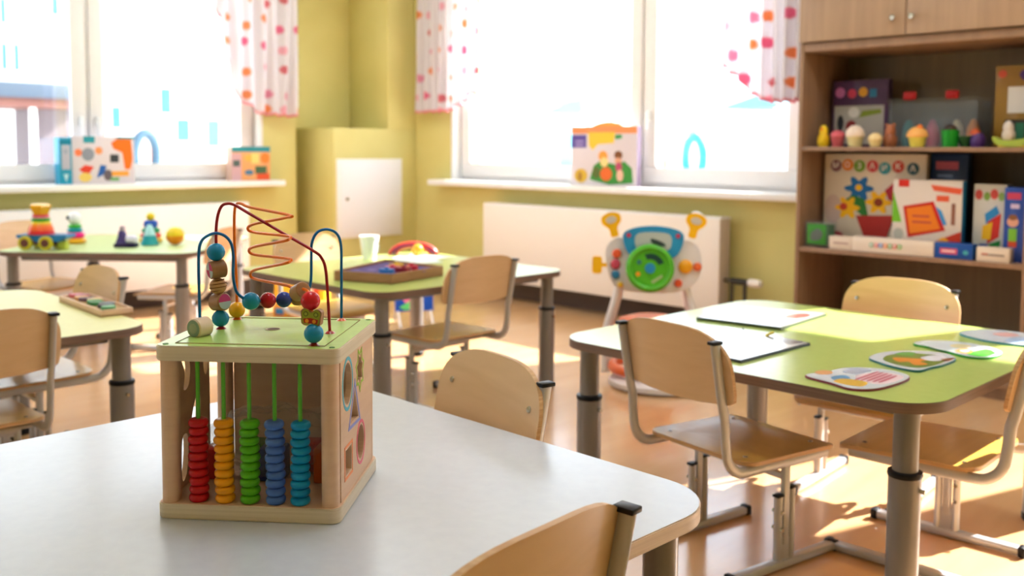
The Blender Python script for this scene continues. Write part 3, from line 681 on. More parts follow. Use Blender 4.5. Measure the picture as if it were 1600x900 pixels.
# red wire stack, bottom to top
zt = 0.285
ball(wr_, (-0.107, 0.0112, 0.3055), '#0A8CC4'); 
def disc_bead(par, c, ax, r, L, m, facem, nm):
    """short log lying along ax; facem colours the front face"""
    b = MB(); q = Vector(ax).normalized().to_track_quat('Z', 'Y').to_matrix().to_4x4(); Mx = T(*c) @ q
    b.lathe([(r*0.9, -L/2), (r, -L/2+0.0015), (r, L/2-0.0015), (r*0.9, L/2)], m, Mx, 28); o = b.build(nm, par)
    if facem:
        f = MB()
        if len(facem) == 1: f.prism(circ(r*0.86, 24), 0, 0.0005, facem[0], Mx @ T(0, 0, L/2))
        else:
            for k in range(4):
                seg_ = [(0, 0)]+[(r*0.86*math.cos(PI/2*k+PI/2*i/6), r*0.86*math.sin(PI/2*k+PI/2*i/6)) for i in range(7)]
                f.prism(seg_, 0, 0.0005, facem[k % len(facem)], Mx @ T(0, 0, L/2))
        f.build('painted_face', o)
    return o
VF = Vector((-0.15, -1, 0.25))
Mp, Mg2 = mat('#C8407A', 0.5), mat('#B8C4CC', 0.5)
disc_bead(wr_, (-0.108, 0.0112, 0.3345), (0.95, -0.45, 0.12), 0.0155, 0.026, M_beadwood, [Mp, Mp, Mg2, Mg2], 'log_bead')
sb = MB(); sb.sphere((-0.1105, 0.0113, 0.3625), 0.0146, mat('#C89A6C', 0.45), seg=28); so_ = sb.build('striped_bead', wr_)
for dz in (-0.0075, -0.0015, 0.0045, 0.0100):
    rr_ = math.sqrt(max(1e-6, 0.0146**2-dz**2)); s2 = MB(); s2.tube([(-0.1105+rr_*math.cos(2*PI*i/32), 0.0113+rr_*math.sin(2*PI*i/32), 0.3625+dz+0.002*math.cos(2*PI*i/32)) for i in range(32)], 0.00075, mat('#7A4A24', 0.6), 6, None, None, (0, 0, 1), True); s2.build('burnt_stripe', so_)
disc_bead(wr_, (-0.112, 0.0114, 0.3920), (-0.75, -0.75, -0.1), 0.0158, 0.027, M_beadwood, [Mp, Mg2], 'log_bead')
ball(wr_, (-0.1135, 0.0114, 0.4225), '#0A8CC4', 0.0158)
# blue wire: log at the left foot and beads in the dip
disc_bead(wb_, (-0.1160, -0.0525, 0.3010), (-0.42, -1, -0.02), 0.0168, 0.030, mat('#E4CDB4', 0.45), [mat('#8FA396', 0.5)], 'log_bead')
fr_ = MB(); q_ = Vector((-0.42, -1, -0.02)).normalized().to_track_quat('Z', 'Y').to_matrix().to_4x4(); fr_.prism(circ(0.0085, 20), 0, 0.0004, mat('#A6AC98', 0.5), T(-0.1160, -0.0525, 0.3010) @ q_ @ T(0, 0, 0.0157)); fr_.build('painted_ring', wb_)
ball(wb_, (-0.0500, 0.0087, 0.3375), '#0A8CC0', 0.0155); ball(wb_, (-0.0268, 0.0287, 0.3362), '#C01A2C', 0.0142); ball(wb_, (-0.0045, 0.0480, 0.3352), '#2A3E96', 0.0142)
lw = MB(); lw.lathe([(0.0125, -0.013), (0.0140, -0.011), (0.0140, 0.011), (0.0125, 0.013)], M_beadwood, T(0.0170, 0.0660, 0.3390) @ RX(0.25), 24); lw.build('barrel_bead', wb_)
# orange wire: yellow foot bead; log, red ball, butterfly, teal ball at the front foot
ball(wo_, (-0.1155, 0.1065, 0.3045), '#E8A818', 0.0150)
lw = MB(); lw.lathe([(0.0125, -0.0125), (0.0138, -0.011), (0.0138, 0.011), (0.0125, 0.0125)], M_beadwood, T(0.0660, -0.0740, 0.3690) @ RZ(-0.7) @ RY(1.2), 24); lw.build('barrel_bead', wo_)
ball(wo_, (0.0915, -0.0975, 0.3580), '#CC1C2A', 0.0158)
ball(wo_, (0.0995, -0.1065, 0.3065), '#0A8CC4', 0.0158)
wing = blob([(0, -0.006), (0.006, -0.0145), (0.0155, -0.012), (0.017, -0.002), (0.0175, 0.0095), (0.009, 0.0135), (0.0, 0.008), (-0.009, 0.0135), (-0.0175, 0.0095), (-0.017, -0.002), (-0.0155, -0.012), (-0.006, -0.0145)], 4)
MBF = T(0.0965, -0.1040, 0.3335) @ RZ(-0.12) @ RX(PI/2) @ RZ(-0.06)
bf = MB(); bf.prism(wing, -0.0055, 0.0055, M_beadwood, MBF); bfo = bf.build('butterfly_bead', wo_)
f = MB(); f.prism(shrink(wing, 0.88), 0.0055, 0.0060, mat('#9DA83A', 0.5), MBF)
for sx in (-0.0088, 0.0088): f.prism(circ(0.0042, 14, sx, 0.0045), 0.0060, 0.0063, mat('#5E6A22', 0.5), MBF); f.prism(circ(0.0027, 14, sx, 0.0045), 0.0063, 0.0066, mat('#A8B44A', 0.5), MBF)
f.prism([(-0.0115, -0.0105), (0.0115, -0.0105), (0.013, -0.0035), (0, -0.0015), (-0.013, -0.0035)], 0.0060, 0.0063, mat('#B03020', 0.5), MBF)
for sx in (-0.0062, 0.0062): f.prism(circ(0.0032, 14, sx, -0.0067), 0.0063, 0.0066, mat('#F0A030', 0.5), MBF)
f.build('painted_wings', bfo)
# sorting blocks in a clear bag inside the cube
for (x, y, sx_, hc, nm, lab) in ((-0.10, -0.02, 0.03, '#C0262A', 'sorting_block', 'red block at the left inside the bead cube'), (-0.045, 0.02, 0.03, '#2E7A32', 'sorting_block', 'green block inside the bead cube behind the yellow abacus beads'), (0.0, -0.02, 0.032, '#1E3A7A', 'sorting_block', 'dark blue block inside the bead cube behind the green abacus beads'), (0.055, 0.03, 0.03, '#B8281E', 'sorting_block', 'red block inside the bead cube behind the blue abacus beads'), (0.10, -0.02, 0.034, '#D06024', 'sorting_block', 'orange block inside the bead cube beside the right panel')):
    c_ = MB(); c_.box((0, 0, sx_*0.9), (sx_*1.4, sx_*1.4, sx_*1.8), mat(hc, 0.4, 0.3), 0.004)
    o = c_.build(nm); o.matrix_world = T(-1.485, 0.894, TB+0.0255) @ RZ(CUBE_ROT) @ T(x, y, 0); tag(o, lab, 'toy block', 'blocks inside the bead cube')
bgm = bmesh.new(); bmesh.ops.create_icosphere(bgm, subdivisions=5, radius=1)
from mathutils import noise as mn
for v in bgm.verts:
    n_ = v.co.normalized(); k = 1+0.22*mn.noise(n_*3.1)+0.10*mn.noise(n_*9)+0.05*mn.noise(n_*23)
    v.co = Vector((n_.x*0.118*k, n_.y*0.062*k, max(n_.z*0.062*k, -0.058)))
    if n_.x > 0.6 and n_.z > 0.1: v.co.z += 0.04*(n_.x-0.6)/0.4*(1+0.5*mn.noise(n_*15))
bb = MB(); bb.bm(bgm, M_bag); bo_ = bb.build('plastic_bag'); bo_.matrix_world = T(-1.485, 0.894, TB+0.0855) @ RZ(CUBE_ROT) @ T(0.0, 0.0, 0); tag(bo_, 'crumpled clear plastic bag inside the bead cube', 'bag')

# ---------------------------------------------------------------- printed boxes helper (local: x width, z height, front face at y=0 facing -y)
def gift(name, label, cat, loc, rz, W, H, D, base, shapes, side=None, group=None, texts=(), top=None, tilt=0.0):
    t = thing(name, label, cat, loc, rz, group)
    b = MB(); Mt = RX(tilt); b.b2(0, W, 0, D, 0, H, mat(base, 0.4, 0.2), 0.002, Mt); b.build('carton', t)
    if side:
        s_ = MB(); s_.b2(W, W+0.0006, 0.003, D-0.003, 0.003, H-0.003, mat(side, 0.4), 0, Mt); s_.b2(-0.0006, 0, 0.003, D-0.003, 0.003, H-0.003, mat(side, 0.4), 0, Mt); s_.build('side_print', t)
    if shapes:
        p = MB(); Mf = Mt @ RX(PI/2)
        for i, (hc, poly) in enumerate(shapes):
            z = 0.0004+0.00025*i
            p.prism([(a[0]*W, a[1]*H) for a in poly], 0.0, z, mat(hc, 0.45), Mf)
        for (tx, size, hc, px_, pz_) in texts: text_mb(p, tx, size*H, mat(hc, 0.45), Mf @ T(px_*W, pz_*H, 0.0006+0.00025*len(shapes)), 0.0006, 0.0004)
        p.build('front_print', t)
    return t
def R_(x0, y0, x1, y1): return [(x0, y0), (x1, y0), (x1, y1), (x0, y1)]
def E_(cx, cy, rx, ry=None, n=16):
    ry = ry or rx; return [(cx+rx*math.cos(2*PI*i/n), cy+ry*math.sin(2*PI*i/n)) for i in range(n)]
def flower(cx, cy, r, asp, n=6):
    return [(cx+(r*(0.78+0.22*math.cos(n*2*PI*i/48)))*math.cos(2*PI*i/48), cy+asp*(r*(0.78+0.22*math.cos(n*2*PI*i/48)))*math.sin(2*PI*i/48)) for i in range(48)]
SZ = 0.933
# left window sill
gift('game_box', 'white picture box with orange toy drill print on the left window sill', 'box', (-6.93, 2.58, SZ), D_(90), 0.44, 0.335, 0.07, '#D9CFD8', [
    ('#2C97A6', R_(0.18, 0.86, 0.36, 1.0)), ('#E87A50', E_(0.1, 0.66, 0.06, 0.08)), ('#8A90A0', E_(0.25, 0.62, 0.1, 0.14)), ('#E8925A', E_(0.42, 0.70, 0.06, 0.08)),
    ('#3A4048', R_(0.60, 0.45, 0.74, 0.62)), ('#F07420', [(0.62, 0.86), (0.72, 0.96), (0.95, 0.94), (0.97, 0.5), (0.93, 0.3), (0.84, 0.3), (0.8, 0.66), (0.66, 0.74)]),
    ('#D8402E', [(0.1, 0.3), (0.2, 0.4), (0.34, 0.36), (0.24, 0.18)]), ('#2860B0', [(0.38, 0.12), (0.44, 0.4), (0.54, 0.38), (0.5, 0.2)]), ('#E8C86A', E_(0.2, 0.14, 0.1, 0.1)), ('#6A6068', E_(0.56, 0.18, 0.07, 0.12)),
    ('#E8A040', R_(0.62, 0.16, 0.9, 0.26)), ('#6FA868', R_(0.6, 0.06, 0.74, 0.13)), ('#2F8F96', R_(0.72, 0.95, 1.0, 1.0))], side='#1F9CB8')
gift('game_box', 'slim blue and grey box standing left of the drill box on the sill', 'box', (-6.925, 2.495, SZ), D_(90), 0.083, 0.325, 0.10, '#1E94B8', [
    ('#B9B8C8', R_(0.18, 0.32, 0.86, 0.84)), ('#9FA6BA', E_(0.5, 0.7, 0.2, 0.05)), ('#157C9C', R_(0, 0.86, 1, 0.93)), ('#BFE0EA', [(0.3, 0.22), (0.7, 0.22), (0.5, 0.05)])])
gift('game_box', 'small teal and orange picture box at right end of the left sill', 'box', (-6.94, 3.80, SZ), D_(90), 0.34, 0.27, 0.09, '#E9A66C', [
    ('#2C8C9A', R_(0, 0.84, 1, 1)), ('#CFA8B0', R_(0.0, 0.0, 0.24, 0.8)), ('#EFB04A', E_(0.45, 0.66, 0.12, 0.1)), ('#E9842E', E_(0.86, 0.66, 0.12, 0.16)), ('#4C6A4A', R_(0.6, 0.2, 0.9, 0.42)), ('#4F7FA0', E_(0.44, 0.24, 0.12, 0.08)),
    ('#E2562A', R_(0.64, 0.02, 0.97, 0.2)), ('#D8D27A', R_(0.5, 0.5, 0.7, 0.8)), ('#586A66', R_(0.03, 0.42, 0.2, 0.6))], side='#C8A08C')
# right window sill: book-like box with lobed top
rb = gift('game_box', 'orange, white and green animal farm picture box on the right window sill', 'box', (-4.83, 5.42, SZ), D_(2), 0.60, 0.43, 0.05, '#DAD0D6', [
    ('#E9925A', R_(0, 0.88, 1, 1.0)), ('#6050A0', R_(0.0, 0.64, 0.24, 0.86)), ('#B8A8D8', R_(0.06, 0.74, 0.20, 0.76)), ('#B8A8D8', R_(0.06, 0.68, 0.2, 0.70)), ('#EFC63A', [(0.27, 0.9), (0.68, 0.9), (0.66, 0.72), (0.42, 0.7), (0.34, 0.6), (0.28, 0.68)]),
    ('#3E9A54', [(0.68, 0.86), (0.78, 0.86), (0.78, 0.8), (0.68, 0.78)]), ('#3F8F3A', [(0.3, 0.1), (0.36, 0.34), (0.46, 0.42), (0.7, 0.36), (0.82, 0.42), (0.93, 0.3), (0.95, 0.06), (0.6, 0.02)]), ('#5A6A2C', E_(0.4, 0.22, 0.06, 0.1)),
    ('#ECA040', E_(0.5, 0.5, 0.07, 0.09)), ('#F4D890', E_(0.52, 0.4, 0.06, 0.08)), ('#7A4A24', E_(0.73, 0.52, 0.06, 0.07)), ('#D8A080', E_(0.73, 0.42, 0.05, 0.06)), ('#E06A28', E_(0.55, 0.2, 0.09, 0.12)), ('#B84A6A', E_(0.74, 0.32, 0.05, 0.08)), ('#E8B8A0', E_(0.76, 0.18, 0.05, 0.1)), ('#D8B23A', E_(0.16, 0.16, 0.1, 0.12)), ('#A8782A', E_(0.15, 0.15, 0.035, 0.08))], side='#B8A0C0')
lb = MB(); lb.prism(blob([(0.20, 0.43), (0.26, 0.452), (0.34, 0.462), (0.42, 0.452), (0.46, 0.43), (0.33, 0.425)], 5), -0.02, 0.0, mat('#EBA24C', 0.45), RX(PI/2)); lb.build('raised_crest', rb)

# ---------------------------------------------------------------- cupboard
CX0, CX1, CYF, CYB = -2.695, -1.50, 4.90, 5.44
cb = thing('toy_cupboard', 'tall ash-brown cupboard with open toy shelves, right of the right window', 'cupboard', (0, 0, 0))
tk = 0.022
for nm, x0, x1 in (('side_panel', CX0, CX0+tk), ('side_panel', CX1-tk, CX1)):
    s = MB(); s.b2(x0, x1, CYF, CYB, 0.0, 2.6, M_cab, 0.001); s.build(nm, cb)
s = MB(); s.b2(CX0+tk, CX1-tk, CYB-0.01, CYB, 0.06, 2.58, M_cab_back); s.build('back_panel', cb)
for z, dz in ((0.06, 0.022), (0.642, 0.024), (1.197, 0.022), (1.735, 0.045), (2.58, 0.022)):
    s = MB(); s.b2(CX0+tk, CX1-tk, CYF+0.004, CYB-0.01, z, z+dz, M_cab, 0.001); s.build('shelf', cb)
s = MB(); s.b2(CX0+tk, CX1-tk, CYF+0.03, CYF+0.045, 0, 0.06, M_cab); s.build('plinth', cb)
mid = -2.108
for x0, x1, kx in ((CX0+0.002, mid-0.003, mid-0.062), (mid+0.003, CX1-0.002, mid+0.034)):
    s = MB(); s.b2(x0, x1, CYF-0.019, CYF-0.001, 1.785, 2.575, noise_mat('door_ash', '#9E826A', '#AC8E74', scale=(9, 9, 0.5), nscale=3, rough=0.45), 0.002); do = s.build('cupboard_door', cb)
    s = MB(); s.lathe([(0.005, 0), (0.005, 0.012), (0.014, 0.016), (0.016, 0.022), (0.012, 0.027), (0, 0.028)], M_steel, T(kx, CYF-0.019, 1.872) @ RX(PI/2), 20); s.build('door_knob', do, label='steel knob')
S1, S2, S0 = 1.2195, 0.6665, 0.0825
# lower open shelf: games
gift('game_box', 'large white mosaic game box with flower pot picture on the middle shelf', 'box', (-2.645, 5.12, S2), 0, 0.57, 0.515, 0.05, '#D9CBB8', [
    ('#7A4A5A', E_(0.12, 0.87, 0.058, 0.065)), ('#E0843C', E_(0.24, 0.88, 0.058, 0.065)), ('#6FA23C', E_(0.36, 0.87, 0.058, 0.065)), ('#D0505A', E_(0.49, 0.87, 0.058, 0.065)), ('#3C9AA8', E_(0.61, 0.85, 0.058, 0.065)), ('#C8443A', E_(0.74, 0.87, 0.058, 0.065)), ('#3C5A64', E_(0.88, 0.85, 0.058, 0.065)),
    ('#C8B0A8', E_(0.1, 0.4, 0.09, 0.16)), ('#1E6AAE', flower(0.36, 0.63, 0.15, 0.95)), ('#F0C020', E_(0.36, 0.64, 0.035)), ('#2E7A34', [(0.22, 0.5), (0.3, 0.56), (0.42, 0.52), (0.46, 0.34), (0.40, 0.34)]), ('#F0B818', flower(0.25, 0.42, 0.13, 1.0)), ('#C8402A', E_(0.21, 0.43, 0.04)), ('#F0B818', flower(0.56, 0.49, 0.13, 1.0)), ('#8A3A18', E_(0.56, 0.49, 0.045)),
    ('#A82A24', [(0.34, 0.34), (0.72, 0.36), (0.64, 0.08), (0.44, 0.08)]), ('#2A7A48', [(0.2, 0.1), (0.5, 0.13), (0.85, 0.1), (0.85, 0.01), (0.2, 0.01)]), ('#A83A44', E_(0.14, 0.08, 0.09, 0.08)), ('#B02838', [(0.62, 0.62), (0.72, 0.72), (0.74, 0.5), (0.66, 0.52)])],
    texts=[(c, 0.085, '#F6F0EA', x, y) for c, x, y in zip('МОЗАИКА', (0.12, 0.24, 0.36, 0.49, 0.61, 0.74, 0.88), (0.87, 0.88, 0.87, 0.87, 0.85, 0.87, 0.85))])
gift('game_box', 'dark navy box standing half hidden behind the red and white game box', 'box', (-2.07, 5.16, S2), 0, 0.19, 0.52, 0.06, '#13294E', [('#B04A5A', R_(0.15, 0.84, 0.75, 0.92)), ('#7A8AB0', R_(0.2, 0.77, 0.6, 0.79))])
gift('game_box', 'white and red lotto game box with blue side on the middle shelf', 'box', (-2.195, 5.00, S2), 0, 0.352, 0.385, 0.05, '#D8CCC2', [
    ('#6FB52E', [(0.0, 0.85), (0.12, 0.5), (0.14, 0.42), (0.0, 0.42)]), ('#C8281C', R_(0.08, 0.9, 0.24, 1.0)), ('#D85A3A', [(0.55, 0.94), (1.0, 0.9), (0.98, 0.82), (0.6, 0.86)]), ('#D85A3A', R_(0.64, 0.72, 0.82, 0.8)),
    ('#3A8AC8', [(0.62, 0.66), (0.72, 0.6), (0.8, 0.42), (0.72, 0.4)]), ('#C02018', [(0.16, 0.64), (0.60, 0.72), (0.78, 0.34), (0.24, 0.22)]), ('#E07A1C', [(0.21, 0.61), (0.57, 0.67), (0.71, 0.36), (0.27, 0.27)]), ('#B8503A', R_(0.30, 0.50, 0.55, 0.53)), ('#B8503A', R_(0.30, 0.42, 0.58, 0.45)),
    ('#C0341C', [(0.55, 0.16), (1.0, 0.34), (1.0, 0.0), (0.4, 0.0)]), ('#E8A020', E_(0.76, 0.16, 0.08, 0.09)), ('#E8A020', E_(0.62, 0.08, 0.06, 0.07)), ('#4A3A30', E_(0.26, 0.12, 0.08, 0.05)), ('#8A5A4A', R_(0.86, 0.42, 0.91, 0.7)), ('#A8A8A0', E_(0.1, 0.26, 0.07, 0.08))], side='#1E7AB0')
gift('game_box', 'upright white box with coloured building block picture on the middle shelf', 'box', (-1.805, 5.05, S2), 0, 0.155, 0.37, 0.07, '#C8C6BE', [
    ('#B84A44', E_(0.15, 0.86, 0.12, 0.07)), ('#7AA04A', E_(0.4, 0.84, 0.1, 0.06)), ('#C8504A', E_(0.62, 0.87, 0.12, 0.07)), ('#8AA860', E_(0.84, 0.84, 0.1, 0.06)), ('#2E86C0', [(0.35, 0.6), (0.7, 0.72), (0.8, 0.62), (0.4, 0.46)]), ('#C83028', [(0.45, 0.5), (0.85, 0.62), (0.8, 0.3), (0.45, 0.2)]), ('#E0B020', [(0.3, 0.44), (0.6, 0.5), (0.55, 0.26), (0.28, 0.26)]), ('#1E7A30', [(0.5, 0.2), (0.85, 0.26), (0.8, 0.02), (0.5, 0.02)]), ('#2A50A0', R_(0.22, 0.02, 0.48, 0.2))], side='#20252A')
gift('game_box', 'narrow blue box with a child picture at the shelf end', 'box', (-1.642, 4.99, S2), 0, 0.10, 0.36, 0.10, '#2A4A9A', [('#C0405A', R_(0.12, 0.84, 0.75, 0.93)), ('#C8B4D0', R_(0.3, 0.72, 0.7, 0.78)), ('#D8A088', E_(0.42, 0.54, 0.26, 0.07)), ('#8A5A3A', E_(0.42, 0.6, 0.2, 0.04)), ('#7AB83A', R_(0.24, 0.28, 0.62, 0.45)), ('#C84A2A', R_(0.24, 0.2, 0.62, 0.28)), ('#5A6AB8', R_(0.28, 0.04, 0.58, 0.2))])
gc = thing('green_puzzle_cube', 'small clear green-faced cube at the left end of the middle shelf', 'toy', (-2.655, 4.925, S2))
g = MB(); g.b2(0, 0.138, 0, 0.12, 0, 0.142, M_clear, 0.006); g.build('clear_case', gc)
g = MB(); g.b2(0.016, 0.128, -0.002, 0.001, 0.018, 0.130, mat('#3E8A34', 0.5), 0.003); g.b2(0.012, 0.130, 0.02, 0.1, 0.012, 0.125, mat('#2E6A44', 0.6), 0.003); g.prism(blob([(0.045, 0.04), (0.095, 0.045), (0.11, 0.08), (0.085, 0.105), (0.06, 0.095), (0.04, 0.075)], 4), 0.0022, 0.0035, mat('#5E6A66', 0.5), RX(PI/2)); g.build('green_face', gc)
gift('label_box', 'small white labelled box right of the green cube', 'box', (-2.508, 4.925, S2), 0, 0.13, 0.07, 0.06, '#DCCCBC', [('#A88A84', R_(0.2, 0.42, 0.85, 0.56))])
gift('label_box', 'long low white box with row of coloured circles on shelf front', 'box', (-2.372, 4.915, S2), 0, 0.43, 0.078, 0.07, '#E2D4C6', [(c, E_(0.25+0.058*i, 0.5, 0.03, 0.165)) for i, c in enumerate(['#4A9A6A', '#D8504A', '#2A70C0', '#E88A3A', '#3A9A3A', '#D04A3A', '#6AA84A'])], texts=[(c, 0.26, '#FFFFFF', 0.25+0.058*i, 0.5) for i, c in enumerate('МОЗАИКА')])
gift('label_box', 'low bright blue box with pink label on shelf front', 'box', (-1.938, 4.915, S2), 0, 0.185, 0.078, 0.07, '#1A4E9E', [('#D0506A', R_(0.15, 0.3, 0.6, 0.66)), ('#F0D0D8', R_(0.2, 0.42, 0.55, 0.54)), ('#4AA8B0', E_(0.82, 0.45, 0.07, 0.14))])
gift('label_box', 'small white labelled box at the right end of the shelf front', 'box', (-1.735, 4.915, S2), 0, 0.150, 0.070, 0.06, '#DACBBA', [('#8A807A', R_(0.15, 0.42, 0.85, 0.56)), ('#C07A6A', R_(0.15, 0.46, 0.35, 0.60))])
# upper open shelf
gift('game_box', 'purple topped boxed game at the left of the upper shelf', 'box', (-2.64, 5.18, S1), 0, 0.32, 0.37, 0.06, '#4A2E52', [
    ('#A8A29A', R_(0.04, 0.04, 0.94, 0.62)), ('#B86AA8', E_(0.14, 0.82, 0.09, 0.08)), ('#C83A5A', E_(0.36, 0.80, 0.08, 0.07)), ('#D89A2A', E_(0.56, 0.82, 0.08, 0.07)), ('#2E7AA8', R_(0.68, 0.74, 0.8, 0.86)), ('#2A2A2E', E_(0.16, 0.36, 0.06, 0.12)), ('#8A2A2A', E_(0.36, 0.3, 0.1, 0.1)), ('#D8D4CE', E_(0.4, 0.52, 0.1, 0.08)), ('#7A8A2A', [(0.5, 0.44), (0.9, 0.5), (0.88, 0.56), (0.56, 0.54)])])
pb = thing('storage_box', 'clear plastic box with red latches on the upper shelf', 'box', (-2.31, 5.17, S1))
for nm, a in (('box_wall', (0, 0.46, 0, 0.004, 0, 0.24)), ('box_wall', (0, 0.46, 0.196, 0.20, 0, 0.24)), ('box_wall', (0, 0.004, 0.004, 0.196, 0, 0.24)), ('box_wall', (0.456, 0.46, 0.004, 0.196, 0, 0.24)), ('box_floor', (0, 0.46, 0, 0.2, 0, 0.004))):
    s = MB(); s.b2(*a, M_clear, 0.001); s.build(nm, pb)
s = MB(); s.b2(-0.008, 0.468, -0.008, 0.208, 0.24, 0.262, M_clear, 0.006); s.build('box_lid', pb)
for x in (0.12, 0.34): s = MB(); s.box((x, -0.014, 0.272), (0.07, 0.02, 0.045), mat('#B01A1E', 0.4), 0.012); s.build('latch', pb, label='red latch')
for x, y, z, c, l in ((0.08, 0.08, 0.004, '#3A7A78', 'teal toy piece at left in the clear latch box'), (0.2, 0.1, 0.004, '#B85A6A', 'pink toy piece in the middle of the clear latch box'), (0.33, 0.09, 0.004, '#B8AA90', 'beige toy piece at right in the clear latch box'), (0.41, 0.1, 0.004, '#C87A3A', 'orange toy piece at the end of the clear latch box')):
    s = MB(); s.lathe([(0.03, 0), (0.038, 0.04), (0.03, 0.10), (0.012, 0.14), (0, 0.145)], mat(c, 0.5), None, 16, (-2.31+x, 5.17+y, S1+z)); tag(s.build('toy_piece'), l, 'toy', 'toys in the clear box')
gift('wooden_game_box', 'brown wooden picture box at right end of the upper shelf', 'box', (-1.742, 5.10, S1), 0, 0.20, 0.40, 0.08, '#8A6420', [('#D0C8BE', R_(0.3, 0.42, 1.0, 0.74)), ('#4A2A6A', E_(0.8, 0.88, 0.25, 0.08)), ('#C04A2A', E_(0.16, 0.9, 0.1, 0.05)), ('#3A3226', R_(0.25, 0.04, 0.9, 0.34)), ('#2A6A4A', R_(0.5, 0.06, 0.7, 0.3))])
# small toys along the upper shelf
def figure(name, label, x, y, parts, group='small toys on the upper shelf'):
    t = thing(name, label, 'toy', (x, y, S1), 0, group)
    for nm, prof, hc, off in parts:
        s = MB(); s.lathe(prof, mat(hc, 0.45, 0.2), None, 20, off); s.build(nm, t)
    return t
def bl(r, h, k=0.8): return [(r*k, 0), (r, h*0.25), (r*0.95, h*0.6), (r*0.6, h*0.9), (0, h)]
def cup(r0, r1, h): return [(r0, 0), (r1, h), (r1*0.86, h), (0, h*0.98)]
def dome(r, h): return [(r, 0), (r*1.02, h*0.2), (r*0.86, h*0.6), (r*0.45, h*0.92), (0, h)]
figure('toy_duck', 'yellow toy figure at the far left of the upper shelf', -2.585, 4.98, [('body', bl(0.033, 0.085), '#E8C018', (0, 0, 0)), ('head', dome(0.024, 0.045), '#F0CC20', (0, 0, 0.075)), ('beak', [(0.008, 0), (0.006, 0.012), (0, 0.016)], '#E88020', (0, -0.024, 0.09))])
figure('toy_cupcake', 'pink toy cupcake between the yellow and cream figures', -2.502, 4.98, [('case', cup(0.028, 0.038, 0.055), '#B8505A', (0, 0, 0)), ('icing', dome(0.040, 0.035), '#D0606C', (0, 0, 0.055))])
figure('toy_cupcake', 'large cream topped toy cupcake on the upper shelf', -2.398, 4.97, [('case', cup(0.034, 0.044, 0.055), '#D8C890', (0, 0, 0)), ('icing', dome(0.050, 0.062), '#EBD6C4', (0, 0, 0.055))])
figure('toy_cupcake', 'small pale yellow toy cupcake on the upper shelf', -2.277, 4.95, [('case', cup(0.025, 0.034, 0.035), '#E0C88A', (0, 0, 0)), ('icing', dome(0.036, 0.04), '#E8CF98', (0, 0, 0.035))])
figure('toy_bear', 'brown toy figure behind the small pale cupcake', -2.225, 5.01, [('body', bl(0.038, 0.08), '#9A5A3A', (0, 0, 0)), ('head', dome(0.028, 0.05), '#A8623E', (0, 0, 0.07)), ('ear', dome(0.009, 0.014), '#A8623E', (-0.02, 0, 0.11)), ('ear', dome(0.009, 0.014), '#A8623E', (0.02, 0, 0.11))])
figure('toy_cupcake', 'orange and yellow toy cupcake at the centre of the upper shelf', -2.065, 4.97, [('case', cup(0.034, 0.044, 0.05), '#E2D058', (0, 0, 0)), ('icing', dome(0.052, 0.055), '#F0B060', (0, 0, 0.05)), ('topping', dome(0.016, 0.02), '#E87A30', (0.015, -0.01, 0.095))])
figure('toy_pot', 'bright green toy pot on the upper shelf', -1.905, 4.98, [('pot_body', cup(0.036, 0.042, 0.085), '#128A22', (0, 0, 0)), ('pot_lid', dome(0.030, 0.03), '#3A2A20', (0, 0, 0.085))])
figure('toy_bowl', 'dark green toy bowl right of the bright green pot', -1.838, 5.0, [('bowl_body', [(0.02, 0), (0.036, 0.03), (0.04, 0.055), (0.034, 0.055), (0, 0.03)], '#184A20', (0, 0, 0)), ('bowl_foot', [(0.022, 0), (0.02, 0.006), (0, 0.006)], '#184A20', (0, 0, 0))])
figure('toy_vegetable', 'purple and orange toy vegetable on the upper shelf', -1.775, 4.99, [('vegetable_body', bl(0.036, 0.075), '#4A2A6A', (0, 0, 0)), ('vegetable_top', dome(0.026, 0.03), '#C8552A', (-0.015, 0, 0.062))])
tf = figure('toy_boat_figure', 'white toy animal in a green and yellow boat at right of upper shelf', -1.615, 4.96, [('figure_body', bl(0.030, 0.06), '#C8BEB0', (-0.01, 0, 0.035)), ('figure_head', dome(0.024, 0.042), '#D0C6BA', (-0.012, 0, 0.085))])
s = MB(); s.prism(blob([(-0.075, 0.05), (-0.05, 0.012), (0.05, 0.005), (0.09, 0.045), (0.06, 0.040), (0, 0.032), (-0.04, 0.036)], 5), -0.03, 0.03, mat('#A8B84A', 0.45), RX(PI/2)); s.build('boat_hull', tf)
s = MB(); s.b2(-0.05, 0.07, -0.028, 0.028, 0.0, 0.012, mat('#D8C040', 0.45), 0.004); s.build('boat_base', tf)
# bottom shelf
gift('toy_crate', 'dark blue toy crate low on the bottom cupboard shelf', 'box', (-1.80, 5.00, S0), 0, 0.24, 0.13, 0.25, '#1A3A5A', [('#2A6A8A', R_(0.1, 0.2, 0.5, 0.8)), ('#8A3A3A', R_(0.6, 0.2, 0.9, 0.7))])

